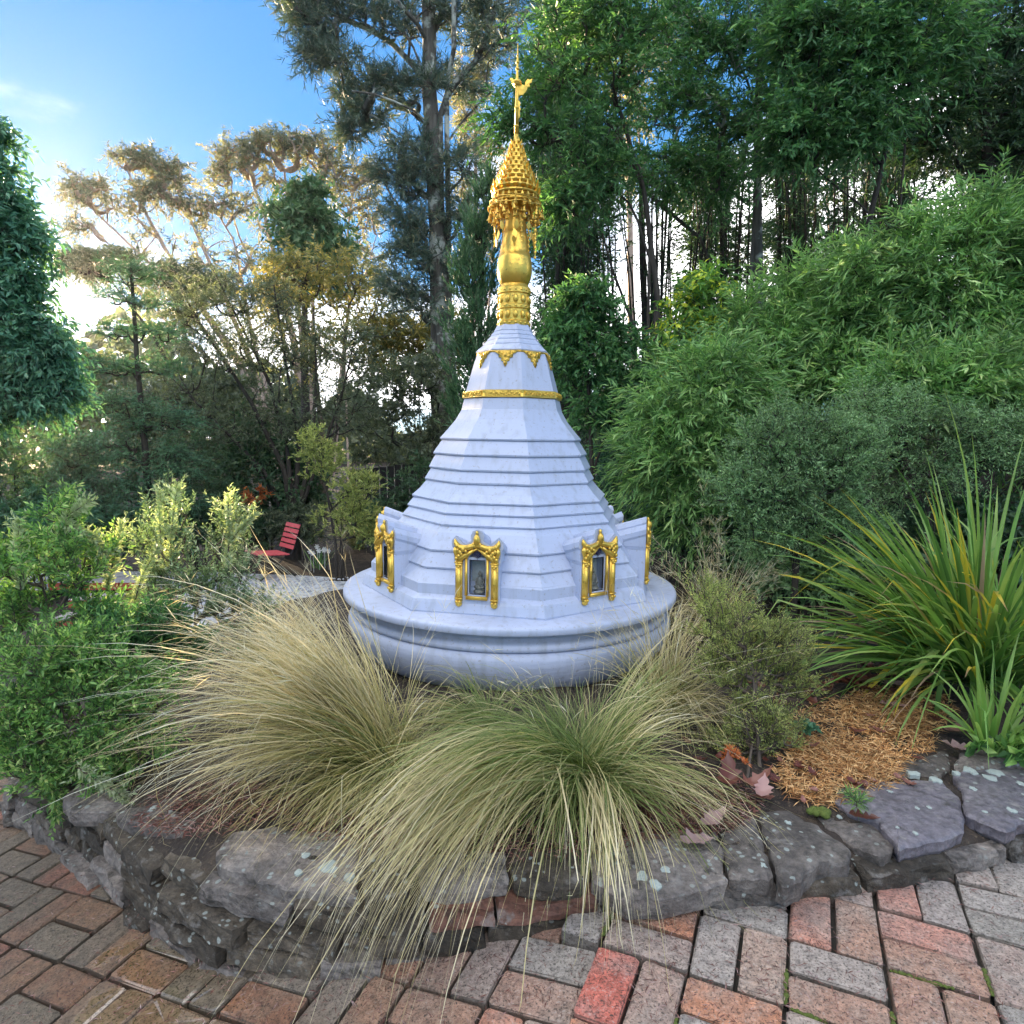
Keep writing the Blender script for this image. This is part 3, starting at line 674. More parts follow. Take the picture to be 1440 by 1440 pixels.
# gold neck
def sp(px, hw): return (spr(60 + px / 3.273, hw / 3.273), spz(60 + px / 3.273))
mb = MB(); mb.lathe([sp(*q) for q in [(1308, 74), (1290, 76), (1285, 70), (1235, 70), (1230, 76), (1215, 76), (1210, 72), (1165, 71), (1160, 77), (1135, 76), (1130, 70), (1112, 60)]], 32, O)
mb.put('neck', MT['gold'], pag, smooth=False)
for (yy, hh) in ((1260, 20), (1190, 20), (1148, 9), (1222, 7), (1298, 8)):
    r_, z = sp(yy, 72)
    for k in range(12 if hh > 10 else 18):
        a = 2 * math.pi * k / (12 if hh > 10 else 18) + .1
        mb = MB(); mb.ball((0, 0, 0), (.017 if hh > 10 else .011, .010, hh * .0013), 8, 6); mb.xform(rotz(a)); mb.xform(np.eye(3), O + np.array([r_ * math.sin(a), -r_ * math.cos(a), z]))
        mb.put('boss', MT['gold'], pag, smooth=True)
mb = MB(); mb.lathe([sp(*q) for q in [(1122, 58), (1112, 66), (1090, 75), (1060, 80.5), (1030, 80), (1000, 76), (985, 72.5), (984, 71), (960, 67.5), (930, 62), (900, 58), (880, 56.5), (879, 54.5), (850, 50), (820, 46), (790, 40), (700, 30)]], 40, O)
mb.put('bulb', MT['gold'], pag, smooth=True)
# crown of stacked rings
tiers_ = [(735, 100), (700, 108), (672, 100), (645, 84), (620, 72), (596, 61), (572, 51), (550, 43), (528, 36), (506, 29), (486, 24), (466, 19), (446, 15), (424, 11), (404, 7)]
for k, (yy, hw) in enumerate(tiers_):
    r_, z = sp(yy, hw); z0 = sp(yy + 14, hw)[1]; rn = sp(yy, hw * .72)[0]
    mb = MB(); mb.lathe([(rn * .9, z0 - .004), (r_, z0), (r_ * 1.02, z0 + .006), (r_, z0 + .013), (rn, z0 + .02), (rn * .95, z + .012)], 24, O)
    if k < 12:
        m = max(7, int(22 - k * 1.3)); hs = .044 if k else .028
        for q in range(m):
            a = 2 * math.pi * (q + .5 * (k % 2)) / m; c = O + np.array([r_ * .98 * math.sin(a), -r_ * .98 * math.cos(a), z0 + .01])
            d = np.array([math.sin(a), -math.cos(a), 0]); s2 = np.array([math.cos(a), math.sin(a), 0]); w = .011 * max(.55, 1 - k * .05)
            hs2 = hs * max(.6, 1 - k * .035)
            V = [c - s2 * w, c + s2 * w, c + d * .012 + np.array([0, 0, hs2 * .5]) - s2 * w * .8, c + d * .012 + np.array([0, 0, hs2 * .5]) + s2 * w * .8, c + d * .010 + np.array([0, 0, hs2 * 1.35]), c - d * .006 + np.array([0, 0, hs2 * .4])]
            mb.add(V, [[0, 1, 3, 2]], [[2, 3, 4], [0, 2, 5], [1, 5, 3], [2, 4, 5], [3, 5, 4]])
    mb.put('crown_ring', MT['gold'], pag)
mb = MB(); mb.lathe([sp(735, 98), sp(716, 88), sp(600, 55), sp(500, 24), sp(400, 5)], 20, O); mb.put('crown_core', MT['goldorn'], pag, smooth=True)
# bells and leaves that hang from the crown
bell = MB(); bell.lathe([(.001, 0), (.004, -.002), (.0065, -.012), (.009, -.020), (.0135, -.030), (.0145, -.034), (.012, -.034)], 10, (0, 0, 0)); bell.tube([(0, 0, .018), (0, 0, 0)], .0015, 4); bell.ball((0, 0, -.038), .004, 6, 4)
Vb, F4b, F3b = bell.arr(); bell_me = mesh('bell', Vb, F4b, F3b, mat=MT['gold'], smooth=True)
lf = MB(); pr = np.array([(0, .01), (.008, -.004), (.016, -.018), (.012, -.034), (.004, -.045), (0, -.055), (-.004, -.045), (-.012, -.034), (-.016, -.018), (-.008, -.004)])
extr(lf, pr, -.0015, .0015); Vb, F4b, F3b = lf.arr(); leaf_me = mesh('gold_leaf', Vb, F4b, F3b, mat=MT['gold'])
pb = np.array(pag.location)
for (yy, hw, m, kind) in ((742, 96, 16, 'b'), (762, 112, 18, 'b'), (790, 124, 16, 'b'), (812, 106, 14, 'b'), (800, 84, 12, 'b'), (775, 70, 12, 'b'), (850, 98, 9, 'l'), (885, 95, 7, 'l'), (920, 92, 5, 'l'), (748, 80, 12, 'l')):
    r_, z = sp(yy, hw)
    for q in range(m):
        a = 2 * math.pi * q / m + rs.uniform(-.1, .1); rr2 = r_ * rs.uniform(.95, 1.04)
        o = link('bell' if kind == 'b' else 'hanging_leaf', bell_me if kind == 'b' else leaf_me, pag)
        o.location = Vector((O[0] + rr2 * math.sin(a), O[1] - rr2 * math.cos(a), z + rs.uniform(-.012, .014))) - Vector(pb.tolist()); o.rotation_euler = (rs.uniform(-.25, .25), rs.uniform(-.25, .25), a)
mb = MB()
for (yy, hw) in ((738, 104), (758, 118), (785, 126)):
    r_, z = sp(yy, hw); t = np.linspace(0, 2 * math.pi, 33); mb.tube(np.stack([O[0] + r_ * np.sin(t), O[1] - r_ * np.cos(t), z + .02 + .004 * np.sin(8 * t)], 1), .0035, 5)
for q in range(12):
    a = 2 * math.pi * q / 12; pts = [np.array([O[0] + sp(yy, hw)[0] * math.sin(a), O[1] - sp(yy, hw)[0] * math.cos(a), sp(yy, hw)[1] + .01]) for yy, hw in ((700, 104), (738, 106), (762, 118), (785, 126))]
    mb.tube(pts, .003, 5)
for a, yb in ((1.7, 985), (-1.45, 940), (1.3, 950), (.5, 975), (-1.75, 900), (2.4, 960), (-2.5, 950)):
    pts = []; rr2, z = sp(790, 95 if abs(a) > .6 else 60); z1 = sp(yb, 90)[1]
    n_ = 9
    for q in range(n_): pts.append(O + np.array([rr2 * math.sin(a), -rr2 * math.cos(a) * 1, z + (z1 - z) * q / (n_ - 1)]))
    mb.tube(pts, .0025, 4)
    for p in pts[1:]: mb.ball(p, (.009, .004, .010), 6, 4)
mb.put('chain', MT['gold'], pag)
# rod, orb and weather vane
mb = MB(); r0, z0 = sp(405, 8); z1 = spz(80); z2 = spz(62)
mb.tube([O + (0, 0, z0 - .02), O + (0, 0, sp(250, 5)[1]), O + (0, 0, sp(90, 4)[1]), O + (0, 0, sp(0, 2)[1])], [.014, .010, .006, .002], 8)
for yy, r_ in ((385, .016), (350, .012), (300, .016), (265, .011), (120, .013), (90, .012), (60, .008)): mb.ball(O + (0, 0, sp(yy, 3)[1]), (r_, r_, r_ * .8), 10, 6)
mb.put('finial_rod', MT['gold'], pag, smooth=True)
mb = MB(); mb.ball(O + (0, 0, sp(183, 3)[1]), (.026, .026, .018), 12, 8); mb.lathe([(.004, sp(200, 3)[1]), (.03, sp(192, 3)[1]), (.004, sp(186, 3)[1])], 12, O); mb.put('orb', MT['goldorn'], pag, smooth=True)
def vane(pts, name):
    mb = MB(); P = np.array([(x, z) for x, z in pts]); extr(mb, P, -.004, .004); mb.xform(np.eye(3), O); return mb.put(name, MT['gold'], pag)
def vz(l): return [((x - 347) / 3.273 * .0036, sp(y, 1)[1]) for x, y in l][::-1]
vane(vz([(347, 195), (362, 190), (372, 205), (388, 200), (392, 182), (404, 166), (416, 172), (430, 165), (428, 182), (414, 190), (418, 202), (404, 206), (398, 222), (380, 240), (358, 242), (347, 232)]), 'vane_wing')
vane(vz([(347, 208), (334, 206), (326, 196), (330, 188), (318, 186), (316, 176), (306, 174), (306, 164), (318, 164), (326, 172), (334, 170), (338, 180), (347, 190)]), 'vane_tail')
vane(vz([(349, 262), (358, 268), (366, 280), (360, 292), (368, 305), (362, 322), (366, 338), (357, 350), (350, 342)]), 'vane_pennant')

# ------- niches: one dormer on each face
def zc3(l): return [((x - 238) / 4.645 / FP * 3.33 * 1.02, .952 - (y - 138) / 4.645 / FP * 3.33 * 1.055) for x, y in l]
half = [(238, 146), (262, 152), (272, 175), (268, 205), (282, 222), (312, 238), (342, 232), (366, 212), (382, 186), (401, 214), (400, 242), (388, 262), (384, 340), (374, 372), (382, 600), (378, 622), (360, 634), (340, 634), (330, 600), (322, 584), (238, 582)]
H2 = np.array(zc3(half)); outline = np.concatenate([H2, np.stack([-H2[1:-1, 0][::-1], H2[1:-1, 1][::-1]], 1)])
def norm_off(P, d):
    t = np.roll(P, -1, 0) - np.roll(P, 1, 0); nn = np.stack([-t[:, 1], t[:, 0]], 1); nn /= np.linalg.norm(nn, axis=1, keepdims=True)
    c = P.mean(0); s_ = np.sign(((P - c) * nn).sum(1)); 
    a = 0.5 * (P[:, 0] * np.roll(P[:, 1], -1) - np.roll(P[:, 0], -1) * P[:, 1]).sum()
    return P - nn * d * (1 if a > 0 else -1)
NR = .878
zx = lambda y: .952 - (y - 138) / 4.645 / FP * 3.33 * 1.055
xx = lambda x: (x - 238) / 4.645 / FP * 3.33 * 1.02
def niche(phi):
    T = O + np.array([NR * math.sin(phi), -NR * math.cos(phi), 0]); Rm = rotz(phi)
    def done(mb, name, mat, parent, smooth=False):
        mb.xform(Rm); mb.xform(np.eye(3), T); return mb.put(name, mat, parent, smooth)
    # white dormer body: the outline carried back into the skirt (ngon front with the opening left as a recess)
    P = norm_off(outline, .009); P = P[::-1] if 0.5 * (P[:, 0] * np.roll(P[:, 1], -1) - np.roll(P[:, 0], -1) * P[:, 1]).sum() < 0 else P
    # body = ring between outline and opening, side skin and recess box
    op = np.array([(xx(238 + s_ * dx), zx(y)) for s_, dx, y in [(1, 0, 262), (1, 30, 282), (1, 62, 318), (1, 66, 556), (-1, 66, 556), (-1, 62, 318), (-1, 30, 282)]])
    n = len(P); D = .24
    # drop the part under the sill: body reaches the plinth
    Pb = P.copy(); Pb[(Pb[:, 1] < zx(560)), 1] = zx(638)
    V = [(x, 0, z) for x, z in Pb] + [(x * .86, D, z - .075 * (z > .8)) for x, z in Pb]
    mb = MB(); mb.add(V, [[n + a, n + (a + 1) % n, (a + 1) % n, a][::-1] for a in range(n)])
    # front face as quads from each outline point to nearest opening point
    m = len(op); near = [int(np.argmin(((op - q) ** 2).sum(1))) for q in Pb]
    V2 = [(x, 0, z) for x, z in Pb] + [(x, 0, z) for x, z in op]; F3 = []; F4 = []
    for a in range(n):
        b_ = (a + 1) % n; i0, i1 = near[a], near[b_]
        if i0 == i1: F3.append([a, b_, n + i0])
        else: F4.append([a, b_, n + i1, n + i0])
    mb.add(V2, F4, F3)
    # recess
    V3 = [(x, 0, z) for x, z in op] + [(x, .07, z) for x, z in op] + [(0, .07, zx(440))]
    mb.add(V3, [[a, (a + 1) % m, m + (a + 1) % m, m + a] for a in range(m)], [[m + a, m + (a + 1) % m, 2 * m] for a in range(m)])
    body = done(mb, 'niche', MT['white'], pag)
    mb = MB(); mb.box((0, .066, zx(440)), (.088, .006, .178)); done(mb, 'niche_back', MT['nback'], body)
    # gold frame
    mb = MB(); e = -.004
    for s_ in (-1, 1):
        xm = xx(238 + s_ * 120); mb.box((xm, -.006, (zx(600) + zx(330)) / 2), (.036, .018, zx(330) - zx(600)))
        mb.tube([(xm, -.012, zx(603)), (xm, -.012, zx(350))], .0135, 10)
        mb.tube([(xm - s_ * .012, -.012, zx(600)), (xm - s_ * .012, -.012, zx(370))], .004, 6); mb.tube([(xm + s_ * .013, -.012, zx(600)), (xm + s_ * .013, -.012, zx(370))], .004, 6)
        mb.ball((xm, -.012, zx(613)), (.019, .016, .017), 10, 7); mb.ball((xm - .009, -.024, zx(598)), .009, 8, 6); mb.ball((xm + .009, -.024, zx(598)), .009, 8, 6)
        mb.box((xm, -.012, zx(578)), (.040, .026, .006))
        mb.ball((xm - .009, -.022, zx(360)), .010, 8, 6); mb.ball((xm + .009, -.022, zx(360)), .010, 8, 6); mb.ball((xm, -.022, zx(372)), .009, 8, 6); mb.box((xm, -.012, zx(345)), (.042, .028, .007))
        # sweeping gable arm up to the horn
        arm = [(0, 232), (30, 238), (62, 250), (95, 255), (125, 246), (143, 222), (149, 196)]
        pts = [(xx(238 + s_ * dx), -.010, zx(y)) for dx, y in arm]
        mb.tube(pts, [.013, .014, .016, .018, .018, .013, .003], 8)
        arm = [(22, 262), (52, 285), (84, 300), (110, 318), (124, 345)]
        mb.tube([(xx(238 + s_ * dx), -.010, zx(y)) for dx, y in arm], [.008, .012, .016, .019, .014], 8)
        mb.tube([(xx(238 + s_ * dx), -.014, zx(y)) for dx, y in [(140, 250), (143, 275), (136, 300), (130, 340)]], [.012, .013, .012, .008], 8)
        for dx, y, r_ in [(90, 262, .010), (110, 280, .011), (126, 268, .010), (118, 305, .010), (70, 272, .008), (100, 290, .008), (134, 320, .009), (130, 240, .009)]: mb.ball((xx(238 + s_ * dx), -.026, zx(y)), (r_, .006, r_ * 1.3), 8, 6)
        # inner frame
        mb.box((xx(238 + s_ * 72), -.006, zx(440)), (.0125, .016, zx(325) - zx(560)))
        mb.tube([(xx(238 + s_ * 72), -.006, zx(322)), (xx(238 + s_ * 60), -.006, zx(300)), (xx(238 + s_ * 30), -.006, zx(275)), (0, -.006, zx(252))], .007, 6)
    mb.box((0, -.007, zx(572)), (.118, .020, .017)); mb.box((0, -.012, zx(566)), (.105, .018, .004))
    mb.ball((0, -.014, zx(205)), (.019, .015, .036), 12, 9); mb.ball((0, -.022, zx(198)), (.012, .014, .022), 10, 8); mb.ball((0, -.010, zx(158)), (.009, .009, .016), 8, 6)
    for s_ in (-1, 1): mb.ball((s_ * .018, -.014, zx(228)), (.010, .009, .013), 8, 6)
    done(mb, 'gold_frame', MT['gold'], body, True)
    # white window surround, rosette, dark edge, glass
    mb = MB()
    for s_ in (-1, 1): mb.box((s_ * .0475, .010, zx(440)), (.007, .012, zx(330) - zx(556)))
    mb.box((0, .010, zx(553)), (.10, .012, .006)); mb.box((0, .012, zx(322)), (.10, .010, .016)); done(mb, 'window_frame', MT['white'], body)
    mb = MB()
    for s_ in (-1, 1): mb.box((s_ * .0425, .008, zx(440)), (.0028, .010, .172))
    mb.box((0, .008, zx(551)), (.086, .010, .0028)); mb.box((0, .008, zx(331)), (.086, .010, .0028)); done(mb, 'window_edge', MT['iron'], body)
    mb = MB()
    t = np.linspace(0, 2 * math.pi, 17); mb.tube(np.stack([.017 * np.cos(t), 0 * t + .002, zx(290) + .018 * np.sin(t)], 1), .004, 6)
    for q in range(8): a = q * math.pi / 4; mb.ball((.010 * math.cos(a), .002, zx(290) + .010 * math.sin(a)), (.0045, .003, .0045), 6, 4)
    mb.ball((0, .0, zx(290)), .005, 6, 4); mb.box((0, .003, zx(322)), (.002, .002, .02)); done(mb, 'rosette', MT['rosette'], body)
    mb = MB(); mb.box((0, .014, zx(441)), (.084, .0025, .170)); done(mb, 'glass_pane', MT['glass'], body)
    # little seated figure: one skin of rings
    mb = MB(); cx, cy, z0 = .004, .044, zx(548)
    mb.lathe([(.030, 0), (.031, .008), (.026, .012), (.024, .018)], 14, (0, 0, 0))
    mb.ball((0, 0, .026), (.030, .017, .013), 12, 8); mb.ball((.012, -.006, .03), (.018, .010, .008), 10, 6); mb.ball((-.012, -.006, .03), (.018, .010, .008), 10, 6)
    mb.lathe([(.016, .024), (.013, .040), (.0155, .062), (.014, .072), (.006, .078), (.005, .082)], 12, (0, 0, 0))
    mb.ball((0, -.001, .092), (.0085, .009, .0115), 10, 8); mb.ball((0, 0, .105), (.004, .004, .005), 8, 5)
    for s_ in (-1, 1):
        mb.tube([(s_ * .013, 0, .070), (s_ * .020, .0, .052), (s_ * .015, -.012, .038), (s_ * .003, -.015, .034)], [.006, .005, .0045, .004], 6); mb.ball((s_ * .0088, 0, .091), (.0015, .002, .004), 5, 4)
    mb.ball((0, -.0105, .091), (.0015, .002, .003), 5, 4)
    mb.xform(np.eye(3) * 1.1, (cx, cy, z0)); done(mb, 'seated_figure', MT['figure'], body, True)
for k in range(8): niche(R(-11.5) + k * math.pi / 4)
pag.rotation_euler = (0, R(.85), 0)

# ------------------------------------------------------------------ vegetation tools
def unit(v): return v / (np.linalg.norm(v, axis=-1, keepdims=True) + 1e-9)
TRI = False
def leaf_quads(P, D, L, Wd, g, flat=.5):
    """diamond leaves: base, side, tip, side with a slight fold"""
    n = len(P); D = unit(D); up = np.array([0, 0, 1.0]) * flat + g.normal(0, 1, (n, 3)) * (1 - flat + .15)
    s_ = unit(np.cross(D, up)); nn = np.cross(s_, D)
    L = np.broadcast_to(L, n)[:, None] * g.uniform(.65, 1.25, (n, 1)); w = np.broadcast_to(Wd, n)[:, None] * g.uniform(.7, 1.2, (n, 1)) / 2
    if TRI:          # far crowns: one triangle of the same area and length per leaf
        V = np.stack([P - s_ * w, P + s_ * w, P + D * L], 1).reshape(-1, 3); return V, np.arange(3 * n).reshape(n, 3)
    mid = P + D * L * .45
    V = np.stack([P, mid + s_ * w + nn * w * .35, P + D * L - np.array([0, 0, 1]) * L * .06, mid - s_ * w + nn * w * .35], 1).reshape(-1, 3)
    F = np.arange(4 * n).reshape(n, 4)
    return V, F
def foliage(T, Td, g, m=6, tl=.4, q=10, L=.1, Wd=.03, alpha=.8, droop=.3, up=0, flat=.4, spread=.9, dirw=.6, planar=0):
    """m side twigs at every tip, q leaves along each"""
    n = len(T); T = np.repeat(T, m, 0); Td = np.repeat(Td, m, 0)
    r = g.normal(0, 1, T.shape); 
    if planar: r[:, 2] *= (1 - planar)
    d = unit(Td * dirw + unit(r) * spread + np.array([0, 0, up])); tl_ = tl * g.uniform(.5, 1.2, (len(T), 1))
    t = (np.tile(np.linspace(.08, 1, q), len(T)) + g.uniform(-.03, .03, len(T) * q))[:, None]
    dd = np.repeat(d, q, 0); P = np.repeat(T, q, 0) + dd * np.repeat(tl_, q, 0) * t; P[:, 2] -= (droop * np.repeat(tl_, q, 0)[:, 0] * t[:, 0] ** 2 * .7)
    pr = g.normal(0, 1, P.shape)
    if planar: pr[:, 2] *= (1 - planar)
    pr = unit(pr - dd * (pr * dd).sum(1, keepdims=True))
    ld = unit(dd * math.cos(alpha) + pr * math.sin(alpha) - np.array([0, 0, droop]) * g.uniform(.3, 1.4, (len(P), 1)))
    V, F = leaf_quads(P, ld, L, Wd, g, flat)
    vv = np.repeat(np.clip(np.repeat(g.uniform(0, 1, len(T)), q) * .45 + g.uniform(0, 1, len(P)) * .55, 0, 1), 3 if TRI else 4)
    twigs = (T, T + d * tl_ * .9 - np.array([0, 0, 1]) * droop * tl_ * .55)
    return V, F, vv, twigs
def frusta(A, B, ra, rb, k=4):
    A, B = np.asarray(A, float), np.asarray(B, float); n = len(A); d = unit(B - A)
    ref = np.where(np.abs(d[:, 2:3]) < .9, np.array([[0, 0, 1.0]]), np.array([[1.0, 0, 0]])); x = unit(np.cross(d, ref)); y = np.cross(d, x)
    a = np.arange(k) * 2 * math.pi / k; ca, sa = np.cos(a)[None, :, None], np.sin(a)[None, :, None]
    off = ca * x[:, None] + sa * y[:, None]
    V = np.concatenate([A[:, None] + off * np.broadcast_to(ra, n)[:, None, None], B[:, None] + off * np.broadcast_to(rb, n)[:, None, None]], 1).reshape(-1, 3)
    i = np.arange(k); j = (i + 1) % k; f = np.stack([i, j, k + j, k + i], 1)
    return V, (f[None] + (np.arange(n) * 2 * k)[:, None, None]).reshape(-1, 4)
def grow(trunks, tips, g, rtip=.006, wig=.06, upw=.5, steps=3):
    """trunks: list of (points, r0, r1). tips joined one by one to the nearest lower part of the skeleton"""
    N = []; par = []; base_r = []
    for pts, r0, r1 in trunks:
        pts = np.asarray(pts, float); L = np.linalg.norm(np.diff(pts, axis=0), axis=1); m = max(6, int(L.sum() / max(.12, L.sum() / 26))); t = np.linspace(0, 1, m)
        cum = np.concatenate([[0], np.cumsum(L)]) / L.sum(); q = np.stack([np.interp(t, cum, pts[:, k]) for k in range(3)], 1)
        q[1:-1] += g.normal(0, wig * .12 * L.sum() / m, (m - 2, 3)); s0 = len(N)
        for k in range(m): N.append(q[k]); par.append(len(N) - 2 if k else -1); base_r.append(r0 + (r1 - r0) * t[k] ** .8)
    N = list(N); nt = len(N); arr = np.array(N)
    ce = arr.mean(0); order = np.argsort([np.min(np.linalg.norm(arr - t, axis=1)) for t in tips]) if len(tips) else []
    tipn = []; tdir = np.zeros((len(tips), 3))
    for oi in order:
        t = tips[oi]; d = np.linalg.norm(arr - t, axis=1); pen = np.maximum(0, arr[:, 2] - t[2] + upw * d) * 1.6
        k = int(np.argmin(d + pen)); a = arr[k]; L = d[k]; prev = k; side = g.normal(0, wig, 3) * L
        for s_ in range(1, steps + 1):
            f = s_ / steps; p = a + (t - a) * f + side * math.sin(math.pi * f) + np.array([0, 0, -.10 * L * math.sin(math.pi * f)]) + (g.normal(0, wig * .25 * L / steps, 3) if s_ < steps else 0)
            N.append(p); par.append(prev); base_r.append(0); prev = len(N) - 1
        arr = np.array(N); tipn.append(prev); v = arr[prev] - arr[par[prev]]; tdir[oi] = v / (np.linalg.norm(v) + 1e-9)
    cnt = np.zeros(len(N)); par = np.array(par)
    for k in tipn:
        while k >= 0: cnt[k] += 1; k = par[k]
    r = np.maximum(np.array(base_r), rtip * np.maximum(cnt, 1) ** .5); r[:nt] = np.array(base_r[:nt])
    ch = np.where(par >= 0)[0]; pr_ = par[ch]
    ra = np.where(pr_ < nt, np.minimum(r[pr_], r[ch] * 1.35), r[pr_]); ra = np.where(ch < nt, r[pr_], ra)
    tk = ch < nt
    V1, F1 = frusta(arr[pr_][tk], arr[ch][tk], ra[tk], r[ch][tk], 8); V2, F2 = frusta(arr[pr_][~tk], arr[ch][~tk], ra[~tk], r[ch][~tk], 4)
    return (np.concatenate([V1, V2]), np.concatenate([F1, F2 + len(V1)])), tdir
def blob_tips(clusters, Y, g):
    out = []
    for cl in clusters:
        px, py, dY, rx, ry, n = cl[:6]; c = at(px, py, Y + dY); s_ = ppm(Y + dY)
        q = unit(g.normal(0, 1, (n, 3))) * g.uniform(.2, 1, (n, 1)) ** .6 * np.where(g.uniform(0, 1, (n, 1)) < .16, 1.32, 1); rz = cl[6] if len(cl) > 6 else (rx + ry) / 2
        out.append(c + q * np.array([rx * s_, rz * s_, ry * s_]))
    return np.concatenate(out)
def tree(name, label, cat, Y, trunks, clusters, spec, leaf, bark='dark', group=None, seed=1, rtip=.006, upw=.5, wig=.1, sink=.1, twig_r=.003, trunkname='trunk', crown='crown', zb=None):
    g = np.random.default_rng(seed)
    tr_ = [([at(p[0], p[1], Y + (p[2] if len(p) > 2 else 0)) for p in pts], r0, r1) for pts, r0, r1 in trunks]
    for pts, _, _ in tr_:
        b = pts[0]; zb_ = (float(zground(b[0], b[1])) if zb is None else zb) - sink
        if b[2] > zb_ + .3: pts.insert(0, np.array([b[0], b[1], zb_]))
        else: pts[0] = np.array([b[0], b[1], zb_])
    b = tr_[0][0][0]; root = thing(name, label, cat, (b[0], b[1], b[2] + sink), group)
    tips = blob_tips(clusters, Y, g)
    (V, F), td = grow(tr_, tips, g, rtip, wig, upw)
    cc = tips.mean(0)
    global TRI
    TRI = Y >= 8
    LV, LF, vv, tw = foliage(tips, unit(td + .5 * unit(tips - cc)), g, **spec)
    sel = slice(None, None, 1 if Y < 7 else 2); V2, F2 = frusta(tw[0][sel], tw[1][sel], twig_r, twig_r * .4, 3)
    part(trunkname, np.concatenate([V, V2]), np.concatenate([F, F2 + len(V)]), parent=root, mat=BK[bark], smooth=True)
    part(crown, LV, None if TRI else LF, LF if TRI else None, parent=root, mat=ML[leaf], v=vv)
    TRI = False
    return root

# ------------------------------------------------------------------ trees, left and behind
far = dict(m=4, tl=.7, q=12, L=.20, Wd=.055, alpha=.9, droop=.45, spread=1.0, flat=.3)
tree('gum_tree', 'tall gum tree with flat topped sunlit crown, highest behind the left trees', 'tree', 30,
     [([(440, 640), (430, 560), (400, 420), (372, 300), (350, 245)], .28, .05), ([(438, 620), (425, 480), (410, 350), (400, 240)], .2, .05), ([(436, 600), (440, 450), (440, 330), (445, 250)], .16, .04), ([(430, 560), (385, 440), (335, 330), (318, 260)], .14, .03)],
     [(335, 218, 0, 38, 14, 45), (385, 203, 0, 45, 12, 60), (440, 212, 0, 38, 16, 50), (465, 240, 0, 20, 22, 26), (312, 245, 0, 18, 16, 18), (380, 240, 0, 50, 16, 26), (345, 300, 0, 40, 40, 14), (430, 290, 0, 40, 40, 14)],
     dict(far, m=4, q=13), 'euc', 'pale', seed=11, rtip=.026, group=None, wig=.12)
tree('gum_tree', 'leaning gum tree whose pale limbs fan out to layered orange tipped crowns on the left', 'tree', 27,
     [([(400, 660), (380, 600), (330, 500), (260, 400), (205, 300), (180, 240)], .26, .04), ([(395, 640), (350, 500), (300, 380), (250, 270)], .2, .04), ([(390, 630), (300, 480), (210, 370), (120, 285)], .18, .03), ([(392, 620), (350, 450), (330, 340), (300, 290)], .15, .03), ([(385, 600), (290, 500), (210, 430), (150, 340)], .12, .03)],
     [(185, 220, 0, 32, 9, 34), (225, 235, 0, 30, 11, 36), (245, 255, 0, 26, 14, 24), (115, 262, 0, 32, 12, 34), (150, 285, 0, 40, 9, 22), (215, 275, 0, 42, 12, 34), (275, 290, 0, 42, 12, 36), (330, 285, 0, 30, 14, 16), (110, 318, 0, 26, 7, 16), (200, 330, 0, 30, 26, 10), (300, 350, 0, 60, 40, 24), (230, 400, 0, 50, 40, 12), (360, 400, 0, 50, 50, 22)],
     dict(far, m=4, q=12), 'euc', 'pale', seed=12, rtip=.024, wig=.12)
tree('gum_tree', 'slender gum tree with a narrow salmon lit crown between the gum and the pine', 'tree', 30,
     [([(470, 640), (480, 520), (492, 420), (488, 330), (500, 250)], .14, .03), ([(485, 500), (510, 400), (530, 330)], .06, .02)],
     [(505, 240, 0, 22, 16, 24), (488, 275, 0, 18, 30, 20), (520, 290, 0, 16, 30, 22), (495, 340, 0, 26, 26, 16), (520, 385, 0, 26, 28, 24), (480, 400, 0, 26, 24, 16)],
     dict(far, m=5, q=13), 'euc', 'pale', seed=13, rtip=.02)
tree('gum_tree', 'low gum tree with small dark umbrella crown above the young conifer', 'tree', 24,
     [([(290, 640), (260, 560), (215, 470), (160, 400)], .14, .03), ([(280, 600), (270, 500), (245, 420)], .1, .03)],
     [(120, 372, 0, 30, 14, 46), (165, 368, 0, 26, 10, 30), (235, 385, 0, 40, 12, 40), (290, 400, 0, 40, 16, 34), (260, 450, 0, 30, 20, 12)],
     dict(far, m=6, q=12, L=.26), 'twiggy', 'dark', seed=14, rtip=.012)
tree('evergreen_tree', 'dense dark evergreen with yellow tips under the tallest gum crown', 'tree', 19,
     [([(430, 640), (428, 460), (432, 330), (435, 250)], .2, .03)],
     [(432, 275, 0, 22, 16, 22), (425, 310, 0, 42, 22, 46), (440, 345, 0, 50, 26, 60), (425, 390, 0, 52, 26, 50)],
     dict(m=7, tl=.5, q=10, L=.2, Wd=.075, alpha=.9, droop=.35, flat=.3), 'cypress', 'dark', seed=15, rtip=.01)
tree('autumn_tree', 'golden leaved autumn tree glowing in the middle distance left of the spire', 'tree', 16,
     [([(450, 720), (452, 600), (440, 500), (420, 400)], .12, .03), ([(455, 700), (480, 560), (490, 430)], .1, .02)],
     [(385, 385, 0, 34, 26, 18), (430, 375, 0, 42, 30, 24), (485, 385, 0, 42, 32, 28), (410, 430, 0, 50, 30, 26), (480, 450, 0, 56, 40, 34), (535, 440, 0, 30, 38, 18), (440, 500, 0, 60, 40, 24)],
     dict(m=5, tl=.6, q=11, L=.11, Wd=.052, alpha=.9, droop=.35, flat=.3), 'gold', 'brown', seed=16, rtip=.008)
